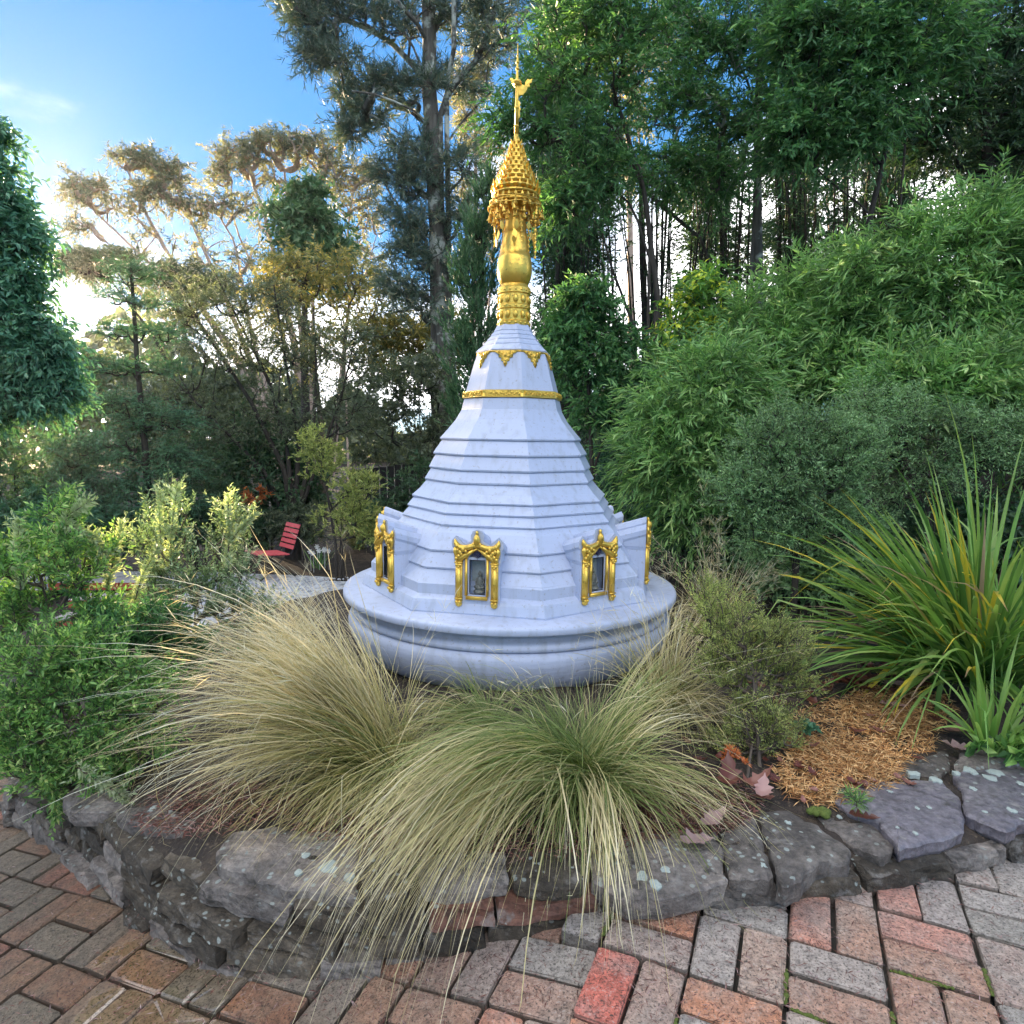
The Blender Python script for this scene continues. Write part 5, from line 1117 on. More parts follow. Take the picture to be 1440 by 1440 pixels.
for k, (px, py, Yd, rx, ry, lf_, lb, nm) in enumerate(UG):
    sp_ = dict(under); sp_['L'] = .07 * max(.8, Yd / 8)
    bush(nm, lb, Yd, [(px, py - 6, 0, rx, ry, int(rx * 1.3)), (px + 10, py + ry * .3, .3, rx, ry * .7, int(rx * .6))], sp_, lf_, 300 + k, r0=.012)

# ------------------------------------------------------------------ grasses
def blades(base, n, g, az, daz, th0, dth0, th1, dth1, L, dL, w=.0028, br=.05, seg=9, pw=1.2, vlo=0, vhi=1, clamp=True, wave=.04):
    """arching ribbons: azimuth az, elevation runs from th0 to th1 along the blade"""
    n = int(n * .55) if n > 4 else n; K = max(3, n // 9); lk = g.integers(0, K, n)          # blades hang together in locks
    a = g.normal(az, daz, K)[lk] + g.normal(0, .055, n); t0 = g.normal(th0, dth0, K)[lk] + g.normal(0, .05, n); t1 = g.normal(th1, dth1, K)[lk] + g.normal(0, .09, n)
    Ln = np.clip(g.normal(L, dL, K)[lk] * g.normal(1, .13, n), L * .3, L * 1.5)
    stray = g.uniform(0, 1, n) < .10; a = np.where(stray, a + g.normal(0, .5, n), a); t1 = np.where(stray, t1 + g.normal(0, .5, n), t1)
    P = np.array(base) + np.stack([g.normal(0, br, n), g.normal(0, br, n), np.zeros(n)], 1); P[:, :2] += np.stack([np.cos(a), np.sin(a)], 1) * br * .5
    kink = np.where(g.uniform(0, 1, n) < .13, g.uniform(.5, 1.5, n), 0); ks = g.uniform(.3, .85, n)
    pts = [P.copy()]; wv = g.normal(0, wave, K)[lk] + g.normal(0, wave * .5, n)
    for k in range(seg):
        s_ = (k + .5) / seg; th = t0 + (t1 - t0) * s_ ** pw - np.where(s_ > ks, kink, 0); aa_ = a + wv * s_ * 6
        P = P + np.stack([np.cos(th) * np.cos(aa_), np.cos(th) * np.sin(aa_), np.sin(th)], 1) * (Ln / seg)[:, None]
        if clamp:
            zg = np.where(inside(P[:, 0], P[:, 1]), zbed(P[:, 0], P[:, 1]) + .012, zpath(P[:, 0], P[:, 1]) + .006); P[:, 2] = np.maximum(P[:, 2], zg)
        pts.append(P.copy())
    pts = np.stack(pts, 1); d = np.gradient(pts, axis=1); side = unit(np.cross(d, np.array([0, 0, 1.0]) + g.normal(0, .5, (n, 1, 3))))
    prof = np.interp(np.linspace(0, 1, seg + 1), [0, .1, .6, .9, 1], [.8, 1, .8, .4, .05])
    wd = (w * g.choice([.55, .75, 1.0, 1.6], n, p=[.25, .35, .28, .12]))[:, None, None] * prof[None, :, None] / 2
    V = np.stack([pts - side * wd, pts + side * wd], 2).reshape(n, -1, 3)
    m = 2 * (seg + 1); f = np.array([[2 * k, 2 * k + 1, 2 * k + 3, 2 * k + 2] for k in range(seg)])
    F = (f[None] + (np.arange(n) * m)[:, None, None]).reshape(-1, 4)
    b0 = (g.uniform(vlo, vhi, K)[lk] * .55 + g.uniform(vlo, vhi, n) * .45)[:, None] + np.linspace(-.38, .24, seg + 1)[None, :]
    return V.reshape(-1, 3), F, np.repeat(np.clip(b0, 0, 1), 2, axis=1).ravel(), pts
def grass(name, label, base, groups, mat, seed, group=None, cat='grass clump', stalks=None):
    g = np.random.default_rng(seed); root = thing(name, label, cat, base, group)
    Vs, Fs, vs_, n = [], [], [], 0
    for gr in groups:
        V, F, v, _ = blades(base, g=g, **gr); Vs.append(V); Fs.append(F + n); vs_.append(v); n += len(V)
    part('blades', np.concatenate(Vs), np.concatenate(Fs), parent=root, mat=ML[mat], v=np.concatenate(vs_)).update_tag()
    root.children[0]['kind'] = 'stuff'
    if stalks:       # fine flower stalks with branching wisps
        Vs, Fs, vs_, n = [], [], [], 0
        for st in stalks:
            st = dict(st); wisps = st.pop('wisps', 10); V, F, v, pts = blades(base, g=g, clamp=False, **st); Vs.append(V); Fs.append(F + n); vs_.append(v); n += len(V)
            k = pts.shape[0]; A = []; B = []
            for q in range(wisps):
                i0 = g.integers(pts.shape[1] // 2, pts.shape[1] - 1, k); p = pts[np.arange(k), i0]; d = unit(pts[np.arange(k), i0 + 1] - p); e = unit(d * .8 + g.normal(0, .5, (k, 3)))
                A.append(p); B.append(p + e * g.uniform(.03, .10, (k, 1)))
            V, F = leaf_quads(np.concatenate(A), np.concatenate(B) - np.concatenate(A), .08, .0025, g, .2); Vs.append(V); Fs.append(F + n); vs_.append(np.repeat(g.uniform(.6, 1, len(F)), 4)); n += len(V)
        o = part('seed_stalks', np.concatenate(Vs), np.concatenate(Fs), parent=root, mat=ML['straw'], v=np.concatenate(vs_)); o['kind'] = 'stuff'
    return root
D = math.radians
b1 = onz(548, 1085, .11)
grass('tussock_grass', 'big straw coloured tussock left of the pagoda with blades combed far to the left', b1,
      [dict(n=420, az=D(230), daz=1.6, th0=D(30), dth0=.4, th1=D(-30), dth1=.4, L=.17, dL=.05, w=.005, vlo=.45, vhi=.8, br=.08), dict(n=1500, az=D(166), daz=.32, th0=D(54), dth0=.20, th1=D(-22), dth1=.28, L=.98, dL=.18, w=.0034, vlo=.3, vhi=1),
       dict(n=700, az=D(150), daz=.26, th0=D(58), dth0=.16, th1=D(-6), dth1=.30, L=.86, dL=.2, w=.003, vlo=.4, vhi=1),
       dict(n=1100, az=D(196), daz=.26, th0=D(44), dth0=.20, th1=D(-26), dth1=.22, L=.72, dL=.16, w=.0034, vlo=.1, vhi=.95),
       dict(n=700, az=D(232), daz=.38, th0=D(40), dth0=.25, th1=D(-55), dth1=.2, L=.44, dL=.14, w=.0034, vlo=0, vhi=.7),
       dict(n=350, az=D(60), daz=.7, th0=D(60), dth0=.25, th1=D(-20), dth1=.3, L=.36, dL=.12, w=.003, vlo=.1, vhi=.9)],
      'straw', 101, 'tussock grasses in the bed', stalks=[dict(n=80, az=D(160), daz=.24, th0=D(60), dth0=.12, th1=D(14), dth1=.3, L=1.08, dL=.2, w=.0022, vlo=.6, vhi=.9, wisps=14), dict(n=16, az=D(110), daz=.3, th0=D(60), dth0=.14, th1=D(10), dth1=.3, L=.8, dL=.2, w=.002, vlo=.6, vhi=.9, wisps=10)])
b2 = onz(822, 1098, .12)
grass('tussock_grass', 'greener tussock in front of the pagoda whose long blades spill over the stone wall', b2,
      [dict(n=420, az=D(230), daz=1.6, th0=D(30), dth0=.4, th1=D(-30), dth1=.4, L=.17, dL=.05, w=.005, vlo=.45, vhi=.8, br=.08), dict(n=1000, az=D(210), daz=.20, th0=D(50), dth0=.16, th1=D(-52), dth1=.16, L=.80, dL=.14, w=.0034, pw=1.15, vlo=.1, vhi=.85),
       dict(n=900, az=D(219), daz=.09, th0=D(44), dth0=.12, th1=D(-60), dth1=.10, L=1.02, dL=.12, w=.0036, pw=1.1, vlo=.45, vhi=1),
       dict(n=600, az=D(180), daz=.26, th0=D(50), dth0=.2, th1=D(-38), dth1=.25, L=.48, dL=.15, w=.0032, vlo=.05, vhi=.8),
       dict(n=500, az=D(135), daz=.4, th0=D(54), dth0=.18, th1=D(-20), dth1=.35, L=.46, dL=.13, w=.003, vlo=0, vhi=.7),
       dict(n=360, az=D(75), daz=.5, th0=D(56), dth0=.18, th1=D(-10), dth1=.35, L=.36, dL=.12, w=.003, vlo=0, vhi=.7),
       dict(n=750, az=D(28), daz=.36, th0=D(58), dth0=.18, th1=D(-14), dth1=.3, L=.56, dL=.16, w=.0032, vlo=.15, vhi=1),
       dict(n=420, az=D(-34), daz=.25, th0=D(40), dth0=.2, th1=D(-58), dth1=.2, L=.54, dL=.12, w=.0034, vlo=.2, vhi=1),
       dict(n=170, az=D(-88), daz=.07, th0=D(44), dth0=.14, th1=D(-84), dth1=.08, L=.74, dL=.12, w=.0036, vlo=.6, vhi=1),
       dict(n=160, az=D(-70), daz=.22, th0=D(40), dth0=.2, th1=D(-80), dth1=.12, L=.6, dL=.13, w=.0034, vlo=.2, vhi=1),
       dict(n=500, az=D(240), daz=.3, th0=D(42), dth0=.25, th1=D(-60), dth1=.2, L=.44, dL=.12, w=.0034, vlo=0, vhi=.6)],
      'greengrass', 102, 'tussock grasses in the bed', stalks=[dict(n=22, az=D(95), daz=.9, th0=D(74), dth0=.10, th1=D(38), dth1=.3, L=.85, dL=.15, w=.0018, vlo=.5, vhi=.8, wisps=9), dict(n=10, az=D(0), daz=.3, th0=D(48), dth0=.14, th1=D(-8), dth1=.15, L=.95, dL=.15, w=.0022, vlo=.5, vhi=.9, wisps=3)])
grass('tussock_grass', 'thin tussock between the two big ones at the pagoda foot', onz(690, 1025, .12),
      [dict(n=350, az=D(120), daz=1.0, th0=D(50), dth0=.25, th1=D(-20), dth1=.3, L=.30, dL=.1, w=.003, vlo=.1, vhi=.9), dict(n=500, az=D(190), daz=.6, th0=D(42), dth0=.25, th1=D(-40), dth1=.3, L=.42, dL=.12, w=.003, vlo=.1, vhi=.9)], 'greengrass', 103, 'tussock grasses in the bed')
grass('tussock_grass', 'wispy dry tussock right of the pagoda in front of the low shrubs', onz(1010, 890, .16),
      [dict(n=260, az=D(70), daz=.9, th0=D(68), dth0=.2, th1=D(10), dth1=.4, L=.55, dL=.15, w=.003, vlo=.5, vhi=1), dict(n=420, az=D(215), daz=.5, th0=D(50), dth0=.25, th1=D(-50), dth1=.3, L=.5, dL=.14, w=.003, vlo=.2, vhi=.9)],
      'straw', 104, 'tussock grasses in the bed', stalks=[dict(n=110, az=D(95), daz=.8, th0=D(76), dth0=.12, th1=D(30), dth1=.5, L=.72, dL=.14, w=.0024, vlo=.7, vhi=.95, wisps=18)])
grass('tussock_grass', 'tussock between the greener tussock and the red tipped shrub', onz(935, 1000, .14),
      [dict(n=700, az=D(70), daz=.7, th0=D(62), dth0=.25, th1=D(0), dth1=.4, L=.5, dL=.14, w=.003, vlo=.2, vhi=1), dict(n=400, az=D(-60), daz=.5, th0=D(50), dth0=.25, th1=D(-40), dth1=.3, L=.4, dL=.1, w=.003, vlo=.1, vhi=.9)], 'straw', 105, 'tussock grasses in the bed')
grass('tussock_grass', 'pale tussock behind the left tussock beside the sage shrub', onz(395, 960, .04),
      [dict(n=900, az=D(150), daz=.7, th0=D(62), dth0=.2, th1=D(-5), dth1=.4, L=.62, dL=.16, w=.003, vlo=.3, vhi=1)], 'straw', 106, 'tussock grasses in the bed',
      stalks=[dict(n=60, az=D(110), daz=.7, th0=D(74), dth0=.12, th1=D(20), dth1=.4, L=.52, dL=.15, w=.002, vlo=.6, vhi=1, wisps=16)])
p_ = onz(505, 772, -.6); grass('tussock_grass', 'small arching tussock right of the red chair', p_,
      [dict(n=500, az=D(170), daz=1.0, th0=D(62), dth0=.2, th1=D(-30), dth1=.3, L=.75, dL=.18, w=.006, vlo=.2, vhi=.9, clamp=False)], 'straw', 107)
p_ = onz(320, 770, -.6); grass('tussock_grass', 'ragged dry grass left of the red chair', p_,
      [dict(n=200, az=D(90), daz=1.6, th0=D(62), dth0=.3, th1=D(-10), dth1=.4, L=.35, dL=.18, w=.006, vlo=.3, vhi=1, clamp=False)], 'straw', 108)

# strap leaved clump: each big leaf a part
def strap_clump(name, label, base, n, seed, L, w, mat, az=(0, 6.283), th0=(50, 85), vr=(0, 1), extra=0, bend=(20, 70), spread=.12, azbias=None):
    g = np.random.default_rng(seed); root = thing(name, label, 'strap leaved plant', base)
    for k in range(n):
        a = g.uniform(*(azbias if azbias and k % 5 < 2 else az)); t0 = D(g.uniform(*th0)); t1 = t0 - D(g.uniform(*bend)) * (1.3 - t0 / 1.6)
        V, F, v, pts = blades(base + np.array([math.cos(a), math.sin(a), 0]) * spread * g.uniform(0, 1), 1, g, a, .01, t0, .03, t1, .03, L * g.uniform(.6, 1.1), .02, w=1, br=.01, seg=8, pw=1.7, clamp=False, wave=.02)
        # rebuild as a folded strap: left edge, rib, right edge
        P = pts[0]; d = np.gradient(P, axis=0); roll = g.uniform(-.9, .9); s0 = unit(np.cross(d, np.array([0, 0, 1.0]))); nn = unit(np.cross(s0, d)); s_ = s0 * math.cos(roll) + nn * math.sin(roll); n2 = nn * math.cos(roll) - s0 * math.sin(roll)
        pr = np.interp(np.linspace(0, 1, 9), [0, .25, .65, 1], [.7, 1, .75, .03])[:, None] * w * g.uniform(.7, 1.15) / 2
        V = np.concatenate([P - s_ * pr + n2 * pr * .45, P, P + s_ * pr + n2 * pr * .45]); m = 9
        F = [[q, q + 1, m + q + 1, m + q] for q in range(8)] + [[m + q, m + q + 1, 2 * m + q + 1, 2 * m + q] for q in range(8)]
        v0 = g.uniform(*vr); vv = np.tile(np.clip(v0 + np.linspace(-.05, .06, 9), 0, 1), 3)
        part('leaf', V, F, parent=root, mat=ML[mat], v=vv, smooth=True)
    return root
strap_clump('flax_clump', 'large arching strap leaved clump with yellow streaked leaves at the right edge', onz(1375, 955, .22), 290, 111, 1.10, .029, 'flax', th0=(14, 88), azbias=(R(150), R(215)))
strap_clump('flax_clump', 'bright green young strap leaved plant at the foot of the large clump', onz(1395, 1052, .15), 44, 112, .42, .022, 'flax', th0=(35, 85), vr=(.4, .74), spread=.06)
strap_clump('daffodil_clump', 'small clump of daffodil leaves with white flowers right of the chair', onz(448, 800, -.6), 26, 113, .34, .022, 'bamboo', th0=(55, 88), vr=(.2, .7), spread=.1)
strap_clump('iris_clump', 'upright bluish iris leaves behind the daffodils', onz(436, 765, -.6), 14, 114, .55, .03, 'greyfine', th0=(78, 89), vr=(.4, .9), bend=(3, 12), spread=.1)
fx = [o for o in S.objects if o.name.startswith('flax_clump')][0]; gq = np.random.default_rng(77); Vs, Fs, vs_, n = [], [], [], 0
for az_, n_, t0_ in ((R(175), 260, 48), (R(90), 220, 66), (R(235), 120, 50), (R(0), 160, 60)):
    V, F, v, _ = blades(base_of(fx), n_, gq, az_, .6, D(t0_), .3, D(t0_ - 50), .3, .80, .10, w=.016, br=.10, seg=7, pw=1.6, clamp=False, vlo=0, vhi=1); Vs.append(V); Fs.append(F + n); vs_.append(v); n += len(V)
o = part('leaf_mass', np.concatenate(Vs), np.concatenate(Fs), parent=fx, mat=ML['flax'], v=np.concatenate(vs_)); o['kind'] = 'stuff'
fl = [o for o in S.objects if o.name.startswith('daffodil_clump')][0]
gz = np.random.default_rng(5)
for k in range(7):
    c = base_of(fl) + np.array([gz.uniform(-.17, .17), gz.uniform(-.15, .05), .30 + gz.uniform(-.03, .05)]); mb = MB(); mb.tube([c - (0, 0, .3), c], .003, 4)
    V = [c]; F3 = []
    for q in range(6):
        a = q * math.pi / 3; V += [c + np.array([.03 * math.cos(a - .4), -.01, .03 * math.sin(a - .4)]), c + np.array([.045 * math.cos(a), -.015, .045 * math.sin(a)]), c + np.array([.03 * math.cos(a + .4), -.01, .03 * math.sin(a + .4)])]
    mb.add(V, [[0, 1 + 3 * q, 2 + 3 * q, 3 + 3 * q] for q in range(6)]); mb.ball(c - (0, .02, 0), .01, 6, 4); mb.put('flower', MT['petal'], fl)

# ------------------------------------------------------------------ shrubs in the bed, built from leafy stems
def sprig_shrub(name, label, base, tips, mat, seed, twigs=5, tl=.16, q=16, L=.03, Wd=.009, alpha=.75, droop=.05, up=.3, rtip=.0016, r0=.008, v=(0, 1), sub=3, cat='shrub', bark='brown'):
    g = np.random.default_rng(seed); root = thing(name, label, cat, base); tips = np.array(tips)
    top_ = tips[np.argmax(tips[:, 2])]; mid = (np.array(base) + tips.mean(0)) / 2
    st = [([np.array(base) - (0, 0, .05), mid * .8 + np.array(base) * .2, tips.mean(0)], r0, r0 * .4)]
    (V, F), td = grow(st, tips, g, rtip, .10, .35)
    LV, LF, vv, tw = foliage(tips, unit(td + np.array([0, 0, .3])), g, m=twigs, tl=tl, q=q, L=L, Wd=Wd, alpha=alpha, droop=droop, up=up, flat=.2, dirw=.9, spread=.7)
    V2, F2 = frusta(tw[0], tw[1], .0016, .0006, 3)
    part('stem', np.concatenate([V, V2]), np.concatenate([F, F2 + len(V)]), parent=root, mat=BK[bark], smooth=True)
    part('foliage', LV, LF, parent=root, mat=ML[mat], v=vv)
    return root
def tips_in(cl, Y, seed, zmin=None):
    g = np.random.default_rng(seed); t = blob_tips(cl, Y, g)
    if zmin is not None: t[:, 2] = np.maximum(t[:, 2], zground(t[:, 0], t[:, 1]) + zmin)
    return t
sprig_shrub('leafy_shrub', 'upright leafy sapling at the left edge in front of the brick steps', onz(118, 1010, -.05),
            tips_in([(40, 800, 0, 56, 34, 26), (105, 790, 0, 46, 44, 26), (30, 860, 0, 44, 30, 22), (120, 850, 0, 30, 30, 12), (80, 730, 0, 40, 24, 9), (20, 910, 0, 40, 30, 16)], 3.0, 121, .02), 'lime', 121, tl=.15, q=15, L=.034, Wd=.011, r0=.012)
sprig_shrub('sage_shrub', 'pale green shrub with upright tips left of the red chair', onz(270, 960, -.02),
            tips_in([(235, 780, 0, 36, 50, 24), (320, 800, 0, 36, 50, 22), (280, 850, 0, 60, 36, 44), (240, 720, 0, 20, 30, 7), (325, 740, 0, 20, 30, 7), (210, 860, 0, 30, 36, 24), (350, 870, 0, 30, 30, 20)], 3.5, 122, .02), 'sage', 122, tl=.17, q=18, L=.026, Wd=.008, up=.8, r0=.01)
for k, (a, b_) in enumerate([((110, 775), (85, 712)), ((228, 760), (238, 688)), ((250, 750), (262, 700)), ((320, 770), (322, 712)), ((335, 765), (360, 728)), ((105, 790), (140, 735)), ((60, 790), (125, 745))]):
    pass
sprig_shrub('leafy_shrub', 'low bright green shrub spilling over the left end of the stone wall', onz(110, 1085, -.06),
            tips_in([(60, 1000, 0, 64, 44, 36), (130, 960, 0, 74, 44, 42), (170, 1030, 0, 64, 44, 38), (70, 1070, 0, 60, 34, 32), (130, 1095, 0, 48, 22, 26), (20, 1050, 0, 44, 34, 20), (90, 930, 0, 64, 34, 24), (200, 980, 0, 44, 44, 26)], 2.65, 123, .02), 'lime', 123, tl=.18, q=18, L=.032, Wd=.010, up=.1, r0=.012)
sprig_shrub('leafy_shrub', 'darker green shrub behind the low one, left of the big straw tussock', onz(190, 1010, -.02),
            tips_in([(190, 920, 0, 60, 30, 50), (150, 900, 0, 60, 30, 40), (240, 940, 0, 40, 34, 40), (220, 890, 0, 40, 20, 30)], 3.0, 124, .02), 'broad', 124, tl=.15, q=14, L=.035, Wd=.010)
# arching tip sprays rising from the left shrubs
g = np.random.default_rng(130)
def spray(label, pts, Y, mat, L=.034):
    P = np.array([at(x, y, Y) for x, y in pts]); root = thing('leafy_branch', label, 'branch', P[0]); mb = MB(); mb.tube(P, np.linspace(.005, .0015, len(P)), 5); mb.put('stem', BK['brown'], root)
    t = np.linspace(0, 1, 46); cum = np.linspace(0, 1, len(P)); q = np.stack([np.interp(t, cum, P[:, k]) for k in range(3)], 1); d = unit(np.gradient(q, axis=0))
    tips = np.repeat(q, 6, 0); dd = np.repeat(d, 6, 0); pr = unit(np.cross(dd, g.normal(0, 1, dd.shape))); V, F = leaf_quads(tips, dd * .7 + pr * .75, L, L * .3, g, .2)
    m = 14; tq = q[::4][:m]; Vf, Ff, vf, tw = foliage(tq, d[::4][:m], g, m=2, tl=.07, q=9, L=L * .8, Wd=L * .26, alpha=.8, droop=0, up=.4, flat=.2)
    part('foliage', np.concatenate([V, Vf]), np.concatenate([F, Ff + len(V)]), parent=root, mat=ML[mat], v=np.concatenate([np.repeat(g.uniform(.4, 1, len(F)), 4), vf]))
spray('arching leafy spray that bends right at the top of the left edge sapling', [(60, 800), (80, 760), (95, 725), (122, 708)], 3.0, 'paletip', .042)
spray('short leafy spray sloping down to the right of the sapling top', [(78, 735), (105, 742), (130, 758), (150, 778)], 3.0, 'paletip', .042)
spray('tall upright spray with forked tip, left one of the sage shrub', [(232, 800), (226, 760), (224, 720), (226, 692)], 3.4, 'paletip', .036)
spray('tall upright spray leaning right beside the forked one', [(240, 800), (240, 760), (244, 720), (250, 684)], 3.4, 'paletip', .036)
spray('lone upright spray of the sage shrub nearest the chair', [(318, 800), (322, 765), (322, 735), (321, 698)], 3.4, 'paletip', .036)
spray('small spray pointing right toward the chair', [(322, 765), (335, 748), (345, 738), (360, 722)], 3.4, 'paletip', .030)
for lb_, pts_, Y_, m_, L_ in [('leafy spray standing up at the very left edge', [(30, 830), (22, 785), (28, 735)], 2.9, 'paletip', .04), ('forked leafy spray between the sapling and the sage shrub', [(150, 830), (160, 785), (172, 735)], 3.1, 'paletip', .036),
                             ('low leafy spray over the brick steps', [(185, 860), (200, 810), (222, 770)], 3.2, 'paletip', .034), ('leafy spray with a curled tip above the low green shrub', [(60, 960), (75, 915), (110, 885)], 2.5, 'lime', .036),
                             ('bright leafy shoot hanging over the corner of the wall', [(110, 1080), (140, 1100), (170, 1118), (185, 1135)], 2.45, 'paletip', .034), ('bright leafy shoot drooping over the far left wall end', [(60, 1090), (78, 1120), (80, 1150)], 2.5, 'lime', .034)]:
    spray(lb_, pts_, Y_, m_, L_)
# right hand shrub with reddish inner leaves
sprig_shrub('heath_shrub', 'feathery olive shrub with orange lower tips right of the pagoda', onz(1070, 1075, .12),
            tips_in([(1040, 890, 0, 60, 34, 60), (1000, 850, 0, 30, 26, 20), (1090, 920, 0, 50, 34, 60), (1030, 950, 0, 50, 34, 50), (1110, 960, 0, 30, 24, 30)], 2.75, 125, .03), 'olive', 125, tl=.11, q=16, L=.020, Wd=.004, up=.5, r0=.009)
sprig_shrub('heath_shrub', 'dark twiggy base shrub below the feathery olive one', onz(1050, 1090, .12),
            tips_in([(1060, 1010, 0, 50, 30, 50), (1030, 1050, 0, 40, 26, 40), (1100, 1030, 0, 40, 30, 36)], 2.6, 126, .03), 'olive', 126, tl=.08, q=12, L=.016, Wd=.004, up=.2, v=(0, .5))
sprig_shrub('orange_seedling', 'tiny plant with a rosette of bright orange leaves above the red brown leaves', onz(1030, 1085, .12),
            [onz(1030, 1085, .12) + np.array([g.normal(0, .018), g.normal(0, .015), .05 + g.uniform(-.01, .035)]) for _ in range(9)], 'orange', 127, tl=.02, q=8, L=.022, Wd=.006, r0=.002, rtip=.001, cat='seedling')
sprig_shrub('green_seedling', 'small round leaved green weed on the straw mulch', onz(1128, 1030, .14), [onz(1128, 1030, .14) + np.array([g.normal(0, .03), g.normal(0, .02), .02]) for _ in range(8)], 'laurel', 128, tl=.02, q=5, L=.03, Wd=.02, r0=.002, rtip=.001, cat='seedling')
sprig_shrub('green_seedling', 'little grassy weed growing on the coping beside the moss', onz(1198, 1138, .10), [onz(1198, 1138, .11) + np.array([g.normal(0, .02), g.normal(0, .015), .03]) for _ in range(6)], 'lime', 129, tl=.03, q=5, L=.04, Wd=.004, r0=.002, rtip=.001, cat='seedling')
sprig_shrub('green_seedling', 'broad leaved lime green weed at the right edge by the slate', onz(1432, 1062, .15), [onz(1432, 1062, .15) + np.array([g.normal(0, .05), g.normal(0, .03), .03]) for _ in range(10)], 'lime', 131, tl=.03, q=4, L=.06, Wd=.035, r0=.003, rtip=.001, cat='seedling', alpha=1.1)

# ------------------------------------------------------------------ red slatted chair
def chair(name, label, foot, face, sc=1.0):
    """folding garden chair: slatted seat and reclining slatted back on crossed thin legs; face = direction the sitter looks (radians)"""
    root = thing(name, label, 'chair', foot); f = np.array(foot); Rm = rotz(face)
    def P(x, y, z): return f + Rm @ np.array([x * sc, y * sc, z * sc])     # x = forward, y = sideways
    wd = .44
    seat = [(.30 - k * .062, .40 + (.012 if k < 1 else 0) - .006 * k) for k in range(8)]
    for x, z in seat:
        mb = MB(); mb.box((0, 0, 0), (.05 * sc, wd * sc, .016 * sc), rotz(0)); mb.xform(Rm, P(x, 0, z)); mb.put('seat_slat', MT['red'], root)
    an = R(20)
    for k in range(5):
        h = .055 + k * .080; x = -.20 - math.sin(an) * h - .0; z = .40 + math.cos(an) * h
        Rb = np.array([[math.cos(an), 0, -math.sin(an)], [0, 1, 0], [math.sin(an), 0, math.cos(an)]])
        mb = MB(); mb.box((0, 0, 0), (.016 * sc, wd * sc, .060 * sc), Rb); mb.xform(Rm, P(x, 0, z)); mb.put('back_slat', MT['red'], root)
    for s_ in (-1, 1):
        y = s_ * wd * .42
        mb = MB(); mb.tube([P(.32, y, .385), P(-.14, y, .345), P(-.20, y, .36), P(-.24, y, .42), P(-.37, y, .80)], .010 * sc, 6); mb.put('side_rail', MT['iron'], root)
        mb = MB(); mb.tube([P(.20, y * 1.02, .385), P(-.26, y * 1.02, .0)], .010 * sc, 6); mb.put('leg', MT['iron'], root)
        mb = MB(); mb.tube([P(-.18, y * .9, .375), P(.28, y * .9, .0)], .010 * sc, 6); mb.put('leg', MT['iron'], root)
    mb = MB(); mb.tube([P(-.26, -wd * .43, .03), P(-.26, wd * .43, .03)], .009 * sc, 6); mb.tube([P(.27, -wd * .38, .03), P(.27, wd * .38, .03)], .009 * sc, 6); mb.put('crossbar', MT['iron'], root)
    return root
chair('garden_chair', 'red slatted folding garden chair on thin black legs at the end of the gravel court', onz(385, 812, -.6), R(224), .98)

# brick steps glimpsed through the left shrubs
st = thing('brick_steps', 'small flight of red brick steps, sky reflection painted pale on top, behind the left sapling', 'steps', onz(128, 885, -.6))
for k, (x0, x1, y) in enumerate([(72, 160, 884), (98, 160, 866), (70, 195, 850)]):
    z = -.52 + .0 * k; a = onz(x0, y, -.60); b_ = onz(x1, y, -.60); n = 5
    zt = -.60 + .09 * (k + 1)
    for q in range(n):
        c = a + (b_ - a) * (q + .5) / n; w = np.linalg.norm(b_ - a) / n; mb = MB(); mb.box((c[0], c[1] + .12, zt - .045), (w * .93, .26, .085)); mb.put('brick', MT['redbrick'], st)
        mb = MB(); mb.box((c[0], c[1] + .14, zt + .008), (w * .97, .28, .014)); mb.put('sheen_tread', MT['pale'], st)  # pale slab colour carries the sky reflected in the wet treads

# ------------------------------------------------------------------ mulch, fallen leaves, moss
g = np.random.default_rng(140)
def patch(cl, n):
    out = []
    for px, py, rx, ry, w in cl:
        m = int(n * w); t = g.uniform(0, 2 * math.pi, m); r = np.sqrt(g.uniform(0, 1, m)); 
        for a, b_ in zip(px + rx * r * np.cos(t), py + ry * r * np.sin(t)): out.append(onz(a, b_, .13))
    P = np.array(out); P[:, 2] = zbed(P[:, 0], P[:, 1]) + .012 + g.uniform(0, .02, len(P)); return P
P = patch([(1210, 1030, 110, 50, .4), (1180, 1080, 90, 45, .35), (1260, 1000, 80, 34, .25)], 9000)
dd = np.stack([np.cos(g.uniform(0, 6.28, len(P))), np.sin(g.uniform(0, 6.28, len(P))), g.normal(.05, .22, len(P))], 1)
V, F = leaf_quads(P, dd, .045, .0045, g, .8)
tag(part('straw_mulch', V, F, mat=ML['mulch'], v=np.repeat(g.uniform(0, 1, len(P)), 4)), 'orange straw and shredded wood mulch spread right of the heath shrub', 'mulch', kind='stuff')
P = patch([(700, 1130, 300, 70, .5), (300, 1110, 120, 40, .2), (950, 1120, 120, 50, .3)], 7000)
dd = np.stack([g.normal(0, 1, len(P)), g.normal(0, 1, len(P)), g.normal(0, .15, len(P))], 1)
V, F = leaf_quads(P, dd, .030, .005, g, .8)
tag(part('leaf_litter', V, F, mat=ML['litter'], v=np.repeat(g.uniform(.1, .9, len(P)), 4)), 'fine dark twig and leaf litter on the soil between the tussocks', 'litter', kind='stuff')
